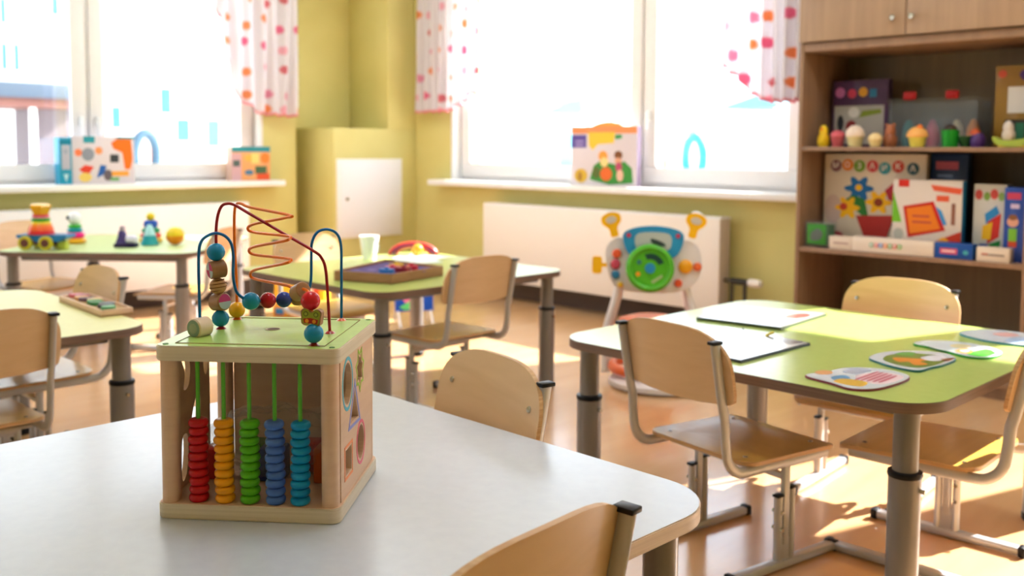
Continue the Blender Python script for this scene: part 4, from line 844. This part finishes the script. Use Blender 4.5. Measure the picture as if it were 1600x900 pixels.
# ---------------------------------------------------------------- things on the green table
TT = 0.5955
def card(label, pts, rim, fills, group='shaped picture cards'):
    cx = sum(p[0] for p in pts)/len(pts); cy = sum(p[1] for p in pts)/len(pts)
    t = thing('picture_card', label, 'card', (cx, cy, TT), 0, group)
    o = blob([(p[0]-cx, p[1]-cy) for p in pts], 5)
    b = MB(); b.prism(o, 0, 0.0055, mat(rim, 0.4)); b.build('card_edge', t)
    b = MB(); b.prism(shrink(o, 0.985), 0.0055, 0.0066, mat('#DCE4EE', 0.25, 0.5)); b.build('card_face', t)
    b = MB()
    for i, (hc, poly) in enumerate(fills): b.prism(blob(poly, 4) if len(poly) < 12 else poly, 0.0066, 0.0068+0.0001*i, mat(hc, 0.3, 0.4))
    b.build('card_picture', t)
    return t
c_ = card('picture card with red checks, nearest on the green table', [(-1.255, 2.353), (-1.167, 2.325), (-1.10, 2.305), (-1.055, 2.36), (-1.045, 2.50), (-1.07, 2.56), (-1.15, 2.575), (-1.22, 2.52), (-1.235, 2.43)], '#8A3A50',
     [('#E8A870', E_(-0.09, -0.02, 0.022, 0.03, 14)), ('#5A9AC8', [(-0.05, -0.06), (-0.02, -0.08), (-0.01, -0.03), (-0.04, -0.01)]), ('#E8B840', [(-0.02, -0.10), (0.05, -0.10), (0.04, -0.04), (-0.02, -0.05)]), ('#F2D8E0', [(0.0, -0.02), (0.075, -0.04), (0.085, 0.08), (0.03, 0.10), (-0.01, 0.04)])]
     +[('#C8486A', R_(0.005+0.014*i, -0.03+0.004*i, 0.012+0.014*i, 0.085-0.003*i)) for i in range(5)]+[('#B8C0D8', [(-0.06, 0.03), (-0.02, 0.02), (-0.01, 0.09), (-0.05, 0.09)])])
card('picture card with orange and green scene, second on the green table', [(-1.24, 2.70), (-1.19, 2.655), (-1.133, 2.63), (-1.07, 2.63), (-1.06, 2.70), (-1.05, 2.76), (-1.055, 2.86), (-1.10, 2.91), (-1.17, 2.895), (-1.235, 2.81)], '#1E6A7A',
     [('#6A8A2C', [(-0.08, 0.0), (-0.05, -0.08), (0.05, -0.10), (0.07, 0.04), (0.03, 0.11), (-0.05, 0.08)]), ('#E88A20', [(-0.055, -0.02), (-0.02, -0.06), (0.0, -0.04), (0.03, -0.07), (0.05, -0.03), (0.02, -0.01), (0.03, 0.03), (-0.02, 0.01)]), ('#4FA83A', [(-0.07, 0.03), (-0.03, 0.05), (-0.04, 0.10), (-0.07, 0.08)]), ('#E8E8F4', [(0.0, 0.04), (0.045, 0.02), (0.06, 0.08), (0.02, 0.11)]), ('#8A4A20', [(0.05, 0.06), (0.075, 0.05), (0.07, 0.11)])])
card('long pale picture card with green corner, third on the green table', [(-1.235, 2.995), (-1.16, 2.975), (-1.085, 2.935), (-1.03, 2.92), (-0.99, 2.96), (-0.99, 3.05), (-1.05, 3.11), (-1.14, 3.125), (-1.22, 3.08)], '#2E9A3E',
     [('#CFE0EC', [(-0.12, 0.0), (-0.05, -0.06), (0.0, -0.05), (0.0, 0.08), (-0.08, 0.08)]), ('#E9DCA8', [(-0.04, 0.02), (0.0, 0.0), (0.01, 0.06), (-0.03, 0.07)]), ('#4FB83C', [(0.05, -0.075), (0.09, -0.075), (0.10, 0.0), (0.06, 0.05), (0.04, -0.03)]), ('#F0A850', [(0.0, -0.05), (0.04, -0.065), (0.04, -0.01), (0.01, 0.01)]), ('#F4F4F4', [(0.01, -0.035), (0.03, -0.045), (0.03, -0.01)])])
card('pale blue picture card farthest on the green table, by the chair', [(-1.205, 3.29), (-1.13, 3.225), (-1.05, 3.21), (-0.965, 3.23), (-0.95, 3.33), (-0.99, 3.41), (-1.08, 3.44), (-1.17, 3.40)], '#3A8AA8',
     [('#E8B0A8', [(-0.05, 0.02), (0.0, 0.0), (0.02, 0.06), (-0.03, 0.08)]), ('#A8C4E8', [(0.02, -0.08), (0.09, -0.07), (0.08, 0.03), (0.03, 0.02)])])
def board(label, corners, base, fills, h=0.008, frame=None):
    cx = sum(p[0] for p in corners)/4; cy = sum(p[1] for p in corners)/4
    t = thing('game_board', label, 'board', (cx, cy, TT)); pts = [(p[0]-cx, p[1]-cy) for p in corners]
    b = MB(); b.prism(pts, 0, h, mat(frame or '#4A4A4E', 0.3)); b.build('board_edge', t, smooth=20)
    b = MB(); b.prism(shrink(pts, 0.97), h, h+0.0006, mat(base, 0.12, 0.7)); b.build('board_face', t, smooth=20)
    if fills:
        b = MB()
        for i, (hc, poly) in enumerate(fills): b.prism([(a[0]-cx, a[1]-cy) for a in poly], h+0.0006, h+0.0008+0.0001*i, mat(hc, 0.15, 0.6))
        b.build('board_print', t)
    return t
board('thin picture board with pink print, farther on the green table', [(-1.955, 2.87), (-1.645, 2.91), (-1.675, 3.29), (-1.975, 3.22)], '#E4D6D6',
      [('#E06A60', E_(-1.72, 3.16, 0.035, 0.07)), ('#E89A80', E_(-1.74, 3.02, 0.02, 0.05)), ('#E8B8C0', E_(-1.81, 3.0, 0.05, 0.05)), ('#6A6A80', E_(-1.90, 2.93, 0.012, 0.012)), ('#8A90A8', E_(-1.80, 3.20, 0.04, 0.02)), ('#F0E0B0', E_(-1.70, 2.97, 0.02, 0.03))], 0.010, '#3E4A30')
b2 = board('glossy white board with small pins, nearer on the green table', [(-1.80, 2.40), (-1.465, 2.375), (-1.455, 2.755), (-1.79, 2.80)], '#EDEFF2', [('#7A8088', [(-1.60, 2.72), (-1.48, 2.68), (-1.47, 2.745), (-1.60, 2.755)])], 0.008, '#33353C')
for k, (x, y) in enumerate(((-1.66, 2.70), (-1.565, 2.575))):
    p = MB(); p.lathe([(0.0012, 0), (0.0012, 0.026), (0.002, 0.027), (0, 0.028)], mat('#5A6068', 0.3), None, 10, (x+1.6275, y-2.5825, 0.0086)); p.build('pin', b2)
p = MB(); p.cyl((0.02, 0.165, 0.0086), (0.035, 0.19, 0.020), 0.004, mat('#D8C040', 0.4), 10); p.build('yellow_peg', b2)

# ---------------------------------------------------------------- tray on the yellow table
def slab(W, D, H, m, base=None): return MB().b2(0, W, 0, D, 0, H, m, 0.003)
tr = thing('letter_tray', 'shallow wooden tray of small coloured pieces on the pale yellow table', 'tray', (-3.89, 1.385, TT), D_(-3))
s = MB(); s.b2(0, 0.46, 0, 0.115, 0, 0.006, mat('#C8A068', 0.5)); s.build('tray_floor', tr)
for a in ((0, 0.46, 0, 0.008), (0, 0.46, 0.107, 0.115), (0, 0.008, 0.008, 0.107), (0.452, 0.46, 0.008, 0.107)):
    s = MB(); s.b2(*a, 0.0, 0.024, M_toywood, 0.001); s.build('tray_side', tr)
s = MB(); s.b2(0.006, 0.454, 0.006, 0.109, 0.0061, 0.018, mat('#B8925E', 0.6)); s.build('tray_insert', tr)
for i, c in enumerate(['#D86A78', '#B05A70', '#E0A060', '#7A5A6A', '#E8C890', '#4A9A5A', '#3A8A50', '#5A6A70', '#3A4448', '#5AA86A']):
    x = 0.035+0.042*i; s = MB(); s.prism(blob([(-0.022, -0.02), (0.0, -0.026), (0.022, -0.018), (0.019, 0.014), (0, 0.028), (-0.02, 0.018)], 4), 0, 0.012, mat(c, 0.4, 0.2))
    o = s.build('puzzle_piece'); o.matrix_world = T(-3.89, 1.385, TT) @ RZ(D_(-3)) @ T(x, 0.055+0.012*math.sin(i*2), 0.0182) @ RZ(i*0.8)
    names = ['pink', 'dusky pink', 'orange', 'mauve', 'cream', 'green', 'dark green', 'slate grey', 'near-black', 'light green']
    tag(o, names[i]+' small puzzle piece lying in the shallow wooden tray', 'puzzle piece', 'pieces in the wooden tray')

# ---------------------------------------------------------------- things on the middle green table
wbx = thing('wooden_game_case', 'open brown wooden box lined in purple on the middle green table', 'box', (-3.402, 2.63, TT), 0)
rot = D_(0)
Mx = Matrix.Identity(4)
case = [(-0.275, -0.115), (0.0, 0.0), (-0.075, 0.365), (-0.48, 0.335)]
M_case = noise_mat('case_wood', '#9A6C48', '#AC7C56', scale=(4, 4, 30), nscale=4, rough=0.5)
s = MB(); s.prism(case, 0, 0.006, M_case); s.build('case_floor', wbx)
for i in range(4):
    a = Vector(case[i]+(0,)); b = Vector(case[(i+1) % 4]+(0,)); d = (b-a).normalized(); nn = Vector((-d.y, d.x, 0))*0.009
    s = MB(); s.prism([(a.x, a.y), (b.x, b.y), (b.x+nn.x, b.y+nn.y), (a.x+nn.x, a.y+nn.y)], 0, 0.045, M_case); s.build('case_side', wbx)
s = MB(); s.prism(shrink(case, 0.94), 0.0061, 0.034, mat('#4E3A78', 0.6)); 
for k in range(5): s.prism(circ(0.022, 14, -0.30+0.06*k, 0.02+0.05*k), 0.034, 0.0355, mat('#7A68A8', 0.5))
s.build('purple_lining', wbx, label='purple lining')
for i, (x, y, c, l) in enumerate(((-0.10, 0.05, '#2E7AC8', 'blue'), (-0.16, 0.13, '#D04A68', 'pink'), (-0.22, 0.20, '#E0B830', 'yellow'), (-0.13, 0.22, '#C8304A', 'crimson'), (-0.09, 0.14, '#9A2A3A', 'dark red'))):
    s = MB(); s.prism(rrect(0.07, 0.05, 0.015, 4), 0, 0.02, mat(c, 0.4, 0.2)); s.lathe([(0.012, 0.02), (0.011, 0.028), (0, 0.03)], mat(c, 0.4, 0.2), None, 12); o = s.build('game_piece')
    o.matrix_world = T(-3.402+x, 2.63+y, TT+0.0356) @ RZ(i*0.9); tag(o, l+' game piece lying in the purple-lined wooden box', 'game piece', 'pieces in the purple-lined box')
for (x, y, rz, c, l) in ((-4.13, 3.40, 0.3, '#EEF4F0', 'white sheet of paper behind the purple-lined box'), (-4.02, 3.28, -0.3, '#DDECEA', 'pale blue sheet of paper overlapping the white sheet')):
    s = MB(); s.b2(-0.13, 0.13, -0.1, 0.1, 0, 0.0012, mat(c, 0.5), 0); s.prism([(-0.13, 0.1), (-0.10, 0.1), (-0.13, 0.07)], 0.0012, 0.0035, mat(c, 0.5)); o = s.build('paper_sheet'); o.location = (x, y, TT+(0.0015 if rz < 0 else 0)); o.rotation_euler = (0, 0, rz); tag(o, l, 'paper')
cupo = thing('plastic_cup', 'milky white plastic cup standing on the middle green table', 'cup', (-4.27, 3.15, TT))
s = MB(); s.lathe([(0.035, 0), (0.054, 0.125), (0.056, 0.127), (0.052, 0.125), (0.026, 0.004), (0, 0.003)], M_cup, None, 24); s.build('cup_body', cupo)
s = MB(); s.tube([(0.042, 0, 0.03), (0.075, 0, 0.04), (0.085, 0, 0.075), (0.054, 0, 0.11)], 0.004, M_cup, 8); s.build('cup_handle', cupo)
ar = thing('rainbow_arch', 'red arch toy with orange ball at the back of the middle green table', 'toy', (-4.26, 3.45, TT), D_(42))
for k, c in enumerate(('#C8382E', '#8A3A6A', '#B84A3A')):
    s = MB(); R0 = 0.135-0.02*k; s.tube([(R0*math.cos(PI*i/20), 0, 0.5*R0*math.sin(PI*i/20)+0.002) for i in range(21)], 0, mat(c, 0.4, 0.2), 10, None, (0.009, 0.018), (0, 1, 0)); s.build('arch_band', ar)
s = MB(); s.sphere((0.03, -0.05, 0.034), 0.034, mat('#F09A20', 0.35, 0.3)); s.build('orange_ball', ar)

# ---------------------------------------------------------------- toys on the far left table
ct = thing('stacking_cart', 'blue wheeled cart with rainbow cups stacked on it, far left table', 'toy', (-5.93, 2.05, TT), D_(43))
s = MB(); s.prism([(-0.145, 0.088), (0.145, 0.088), (0.15, 0.076), (0.10, 0.050), (0.06, 0.050), (0.03, 0.062), (0.0, 0.046), (-0.03, 0.046), (-0.06, 0.062), (-0.11, 0.050), (-0.15, 0.076)], -0.06, 0.06, mat('#1878B8', 0.35, 0.3), RX(PI/2)); s.build('cart_body', ct)
for sx in (-0.09, 0.03):
    for sy in (-0.066, 0.066):
        s = MB(); s.lathe([(0.036, -0.012), (0.041, -0.008), (0.041, 0.008), (0.036, 0.012)], mat('#C8B820', 0.4, 0.2), T(sx, sy, 0.041) @ RX(PI/2), 28); wo__ = s.build('wheel', ct)
        s = MB(); s.cyl((sx, sy-0.0145, 0.041), (sx, sy+0.0145, 0.041), 0.024, mat('#6A3A34', 0.5), 20); s.build('wheel_hub', wo__)
s = MB(); s.box((0.10, 0, 0.025), (0.05, 0.05, 0.05), mat('#C8D050', 0.4), 0.006); s.build('coupling_block', ct)
zz = 0.088
for r0, r1, h, c in ((0.074, 0.070, 0.022, '#D81A20'), (0.070, 0.065, 0.024, '#F0641A'), (0.062, 0.058, 0.016, '#F08A1A'), (0.056, 0.052, 0.014, '#E8D020'), (0.052, 0.052, 0.018, '#2AA02E'), (0.046, 0.046, 0.012, '#F08AA0'), (0.046, 0.046, 0.010, '#E02A4A')):
    s = MB(); s.lathe([(r0*0.94, 0), (r0, h*0.2), (r1, h*0.8), (r1*0.94, h)], mat(c, 0.35, 0.3), None, 28, (-0.03, 0, zz)); s.build('stacking_ring', ct); zz += h
s = MB(); s.lathe([(0.044, 0), (0.062, 0.040), (0.066, 0.048), (0.058, 0.058), (0.045, 0.062), (0, 0.060)], mat('#F0B41A', 0.35, 0.3), None, 6, (-0.03, 0, zz)); s.build('top_cup', ct)
ow = thing('stacking_owl', 'stacking ring toy with black and white head beside the blue cart', 'toy', (-6.16, 2.30, TT), D_(43)); zz = 0
for r0, h, c in ((0.064, 0.034, '#F0B020'), (0.056, 0.036, '#E8148A'), (0.046, 0.026, '#1A9AB0'), (0.040, 0.024, '#4CB848')):
    s = MB(); s.lathe([(r0*0.8, 0), (r0, h*0.3), (r0, h*0.7), (r0*0.8, h)], mat(c, 0.35, 0.3), None, 24, (0, 0, zz)); s.build('stacking_ring', ow); zz += h
s = MB(); s.sphere((0, 0, zz+0.036), 0.042, mat('#ECECF2', 0.35, 0.2), sc=(1, 1, 1.0)); ho = s.build('toy_head', ow)
for sx in (-0.016, 0.016): s = MB(); s.sphere((sx-0.01, -0.034, zz+0.042), 0.011, mat('#3A3A44', 0.4), sc=(1, 0.5, 1.2)); s.build('toy_eye', ho)
pu = thing('toy_locomotive', 'small purple and white toy with dark base on far left table', 'toy', (-5.74, 2.44, TT), D_(43))
s = MB(); s.box((0, 0, 0.012), (0.13, 0.07, 0.024), mat('#241848', 0.4), 0.008); s.build('toy_base', pu)
s = MB(); s.prism([(-0.055, 0.024), (0.01, 0.024), (0.0, 0.06), (-0.018, 0.10), (-0.032, 0.10), (-0.04, 0.06)], -0.025, 0.025, mat('#4A3A80', 0.4, 0.2), RX(PI/2)); s.build('toy_cab', pu)
s = MB(); s.lathe([(0.0, -0.03), (0.024, -0.028), (0.026, 0.02), (0.018, 0.03), (0, 0.032)], mat('#E4E0F6', 0.35), T(0.035, 0, 0.048) @ RY(PI/2), 20); s.build('toy_boiler', pu)
s = MB(); s.sphere((-0.02, 0, 0.112), 0.018, mat('#B8A8B4', 0.5)); s.build('toy_knob', pu)
py_ = thing('ring_pyramid', 'wooden ring pyramid with blue ring and yellow ball on top', 'toy', (-5.93, 2.68, TT)); zz = 0
for r0, h, c in ((0.072, 0.030, '#F0C020'), (0.064, 0.030, '#E04A40'), (0.056, 0.032, '#138A5A'), (0.044, 0.046, '#1450B8')):
    s = MB(); s.lathe([(r0*0.8, 0), (r0, h*0.3), (r0, h*0.7), (r0*0.8, h)], mat(c, 0.35, 0.3), None, 24, (0, 0, zz)); s.build('stacking_ring', py_); zz += h
s = MB(); s.sphere((0, 0, zz+0.024), 0.026, mat('#E8C81A', 0.35, 0.3)); s.build('top_ball', py_)
cn_ = thing('toy_cone', 'teal cone with pale tip standing before the ring pyramid', 'toy', (-5.77, 2.60, TT))
s = MB(); s.lathe([(0.052, 0), (0.054, 0.006), (0.036, 0.06)], mat('#14A0AE', 0.35, 0.3), None, 28); s.build('cone_base', cn_)
s = MB(); s.lathe([(0.036, 0.06), (0.016, 0.118), (0.008, 0.126), (0, 0.128)], mat('#A8DCE2', 0.35, 0.3), None, 28); s.build('cone_tip', cn_)
bl_ = thing('toy_ball', 'yellow and orange ribbed ball on the far left table', 'ball', (-5.68, 2.72, TT+0.056))
s = MB(); s.lathe([(0.056*math.sin(PI*i/20)*(1+0.03*math.cos(i*3)), -0.056*math.cos(PI*i/20)) for i in range(11)], mat('#F08A14', 0.35, 0.2), None, 32); s.build('ball_lower_half', bl_)
s = MB(); s.lathe([(0.056*math.sin(PI*i/20)*(1+0.03*math.cos(i*3)), -0.056*math.cos(PI*i/20)) for i in range(10, 21)], mat('#E8C81E', 0.35, 0.2), None, 32); s.build('ball_upper_half', bl_)

# ---------------------------------------------------------------- activity steering toy on the floor
st = thing('steering_wheel_toy', 'white play dashboard with green steering wheel before the right radiator', 'toy', (-3.02, 4.03, 0), D_(38))
W_ = mat('#E6E2E4', 0.35, 0.2); Oo = mat('#FBBE1C', 0.35, 0.3)
s = MB()
s.lathe([(0.20, 0), (0.24, 0.012), (0.24, 0.035), (0.20, 0.05), (0, 0.052)], W_, T(0.05, -0.12, 0) @ Matrix.Scale(1.1, 4, (1, 0, 0)), 36); s.build('toy_base', st)
s = MB(); s.tube([(0.0+0.20*math.cos(a_*PI/24), -0.06+0.20*math.sin(a_*PI/24), 0.085) for a_ in range(48)], 0.026, mat('#F0703A', 0.35, 0.3), 12, None, None, (0, 0, 1), True); s.build('orange_ring', st)
s = MB(); s.lathe([(0.09, 0), (0.10, 0.02), (0.12, 0.23), (0.16, 0.26), (0.17, 0.285), (0.12, 0.30), (0, 0.295)], mat('#F0703A', 0.35, 0.3), T(0.0, -0.10, 0.05), 32); s.build('orange_seat', st)
for sx in (-1, 1):
    s = MB(); s.tube(spline([(sx*0.23, -0.06, 0.05), (sx*0.235, 0.0, 0.22), (sx*0.19, 0.03, 0.40), (sx*0.16, 0.05, 0.52)], 6), 0, W_, 12, None, (0.026, 0.032), (0, 1, 0)); s.build('support_leg', st)
MP = T(0, -0.02, 0.60) @ RX(PI/2-0.12)
s = MB(); pan = blob([(-0.24, 0.02), (-0.235, 0.10), (-0.17, 0.145), (-0.10, 0.10), (0.10, 0.10), (0.17, 0.135), (0.235, 0.09), (0.245, -0.02), (0.20, -0.10), (0.10, -0.135), (-0.10, -0.135), (-0.20, -0.10)], 6); s.prism(pan, -0.04, 0.0, W_, MP); s.prism(shrink(pan, 0.95), 0.0, 0.008, W_, MP); s.build('dashboard', st)
s = MB(); s.prism(blob([(-0.155, 0.15), (-0.11, 0.19), (0.0, 0.205), (0.11, 0.19), (0.155, 0.15), (0.115, 0.05), (0.0, 0.03), (-0.115, 0.05)], 6), 0.0, 0.045, mat('#2A93C8', 0.35, 0.3), MP); ws = s.build('blue_windscreen', st)
s = MB(); s.prism(blob([(-0.075, 0.165), (0.075, 0.165), (0.09, 0.10), (0.05, 0.075), (-0.05, 0.075), (-0.09, 0.10)], 5), 0.045, 0.049, mat('#B8C0C0', 0.2, 0.5), MP); s.prism(blob([(-0.01, 0.14), (0.05, 0.12), (0.06, 0.10), (0.0, 0.11)], 4), 0.049, 0.051, mat('#3A4A48', 0.4), MP); s.build('screen', ws)
for sx in (-0.125, 0.125): s = MB(); s.prism(circ(0.012, 14, sx, 0.155), 0.045, 0.05, mat('#B83A5A', 0.4), MP); s.build('windscreen_button', ws)
MWh = MP @ T(-0.015, -0.012, 0.075)
s = MB(); s.tube([(0.105*math.cos(2*PI*i/36), 0.105*math.sin(2*PI*i/36), 0) for i in range(36)], 0, mat('#55B82A', 0.35, 0.3), 12, MWh, (0.018, 0.022), (0, 0, 1), True)
s.prism(circ(0.092, 32), -0.008, 0.008, mat('#55B82A', 0.35, 0.3), MWh); swo = s.build('steering_wheel', st)
s = MB(); s.prism(circ(0.026, 20), 0.008, 0.02, mat('#2A8FC8', 0.35, 0.3), MWh); s.build('blue_horn_button', swo)
s = MB(); s.prism([(0.075*math.cos(PI*(0.12+0.5*i/8)), 0.075*math.sin(PI*(0.12+0.5*i/8))) for i in range(9)]+[(0.045*math.cos(PI*(0.62-0.5*i/8)), 0.045*math.sin(PI*(0.62-0.5*i/8))) for i in range(9)], 0.008, 0.0095, mat('#1E4A40', 0.5), MWh)
s.prism(circ(0.012, 14, -0.06, -0.03), 0.008, 0.014, mat('#F0A030', 0.4), MWh); s.prism(circ(0.012, 14, -0.055, 0.03), 0.008, 0.014, mat('#3A7A7A', 0.4), MWh); s.prism([(0.005, -0.065), (0.06, -0.03), (0.065, -0.045), (0.015, -0.078)], 0.008, 0.0095, mat('#A8C08A', 0.4), MWh); s.build('wheel_inserts', swo)
for sx in (-1, 1):
    s = MB(); Mm = MP @ T(sx*0.195, 0.15, 0.02) @ RZ(-sx*0.25)
    s.prism(blob([(-0.018, 0), (0.018, 0), (0.022, 0.04), (0.05, 0.075), (0.045, 0.11), (0, 0.125), (-0.045, 0.11), (-0.05, 0.075), (-0.022, 0.04)], 5), -0.015, 0.012, Oo, Mm); mo = s.build('toy_mirror', st)
    s = MB(); s.prism(circ(0.024, 20, 0, 0.086, 1.15, 0.8), 0.012, 0.015, mat('#CFC6BC', 0.25, 0.2), Mm); s.build('mirror_face', mo)
    s = MB(); s.sphere((0, 0.115, -0.012), 0.032, W_, Mm, sc=(1.1, 0.7, 0.5)); s.build('mirror_shell', mo)
for x, y, r, c in ((-0.185, 0.06, 0.024, '#E8603A'), (-0.19, 0.005, 0.026, '#C84A60'), (-0.19, -0.05, 0.022, '#2E7AA8'), (0.165, 0.0, 0.036, '#F0A81C'), (0.13, -0.085, 0.020, '#E8603A'), (0.225, 0.0, 0.022, '#E06A3A'), (-0.165, -0.10, 0.016, '#E8C040')):
    s = MB(); s.lathe([(r, 0), (r, 0.014), (r*0.7, 0.022), (0, 0.024)], mat(c, 0.35, 0.3), MP @ T(x, y, 0.008), 20); s.build('toy_button', st)
s = MB(); s.prism(rrect(0.05, 0.09, 0.015, 4, -0.285, 0.0), 0, 0.03, Oo, MP); s.prism(rrect(0.03, 0.02, 0.005, 3, -0.25, 0.0), 0, 0.02, Oo, MP); s.build('toy_key', st)

# ---------------------------------------------------------------- toys on the floor by the corner
fb = thing('toy_storage_chest', 'yellow, orange and red toy chest on floor behind the bead wires', 'toy box', (-5.98, 3.82, 0), D_(45))
s = MB(); s.b2(-0.19, 0.19, -0.12, 0.12, 0, 0.08, mat('#E8A02A', 0.4), 0.01); s.build('chest_base', fb)
s = MB(); s.b2(-0.18, 0.18, -0.11, 0.11, 0.08, 0.26, mat('#F2B828', 0.4), 0.012); s.build('chest_body', fb)
s = MB(); s.b2(0.0, 0.14, -0.114, -0.11, 0.10, 0.24, mat('#E84A30', 0.4)); s.b2(0.04, 0.10, -0.117, -0.114, 0.13, 0.22, mat('#F0D0C8', 0.4)); s.build('chest_print', fb)
for i, c in enumerate(('#2E7AB8', '#5AB83A', '#2E7AB8', '#E8503A')): s = MB(); s.b2(-0.17+0.09*i, -0.11+0.09*i, -0.126, -0.12, 0.015, 0.06, mat(c, 0.4), 0.002); s.build('chest_tile', fb)
bb_ = thing('toy_easel', 'small bright blue toy panel with pink and green shapes beside the radiator', 'toy', (-5.05, 4.10, 0), D_(60))
s = MB(); s.b2(-0.13, 0.13, -0.008, 0.008, 0.10, 0.30, mat('#1E5AD0', 0.4), 0.004, RX(-0.2)); s.build('blue_panel', bb_)
s = MB(); s.prism(blob([(-0.09, 0.2), (-0.03, 0.25), (0.0, 0.2), (-0.04, 0.15)], 4), 0, 0.004, mat('#E87AB0', 0.4), RX(-0.2) @ T(0, -0.008, 0) @ RX(PI/2)); s.prism(blob([(-0.10, 0.13), (-0.03, 0.17), (0.02, 0.23), (0.0, 0.14), (-0.05, 0.11)], 4), 0.004, 0.006, mat('#6AE08A', 0.4), RX(-0.2) @ T(0, -0.008, 0) @ RX(PI/2)); s.build('panel_shapes', bb_)
for sx in (-0.11, 0.11):
    s = MB(); s.tube([(sx, -0.10, 0.008), (sx, 0.03, 0.11), (sx, 0.06, 0.28)], 0.008, W_, 8); s.build('easel_leg', bb_)
    s = MB(); s.tube([(sx, 0.16, 0.008), (sx, 0.06, 0.28)], 0.008, W_, 8); s.build('easel_leg', bb_)
rd = thing('toy_blocks_cart', 'low red and pink toy car on the floor behind the bead cube', 'toy', (-4.95, 3.22, 0), D_(40))
s = MB(); s.b2(-0.12, 0.12, -0.06, 0.06, 0.03, 0.10, mat('#D03A38', 0.4), 0.02); s.build('car_body', rd)
s = MB(); s.b2(-0.06, 0.06, -0.05, 0.05, 0.10, 0.16, mat('#E8808A', 0.4), 0.02); s.build('car_cabin', rd)
for sx in (-0.07, 0.07):
    for sy in (-0.065, 0.065): s = MB(); s.lathe([(0.026, -0.01), (0.03, -0.006), (0.03, 0.006), (0.026, 0.01)], M_black, T(sx, sy, 0.030) @ RX(PI/2), 18); s.build('wheel', rd)
# unseen ceiling panels added to carry the fill light
for i, (x, y) in enumerate(FILL_SPOTS):
    cl = thing('ceiling_fill_panel', 'flat white ceiling panel added for fill light, outside the photo frame', 'light', (x, y, ZC), 0, 'added ceiling fill')
    s = MB(); s.b2(-0.6, 0.6, -0.15, 0.15, -0.05, 0, M_white, 0.004); s.build('fill_housing', cl)
    s = MB(); s.b2(-0.57, 0.57, -0.12, 0.12, -0.055, -0.05, mat('#F4F4F0', 0.4)); s.build('diffuser', cl)
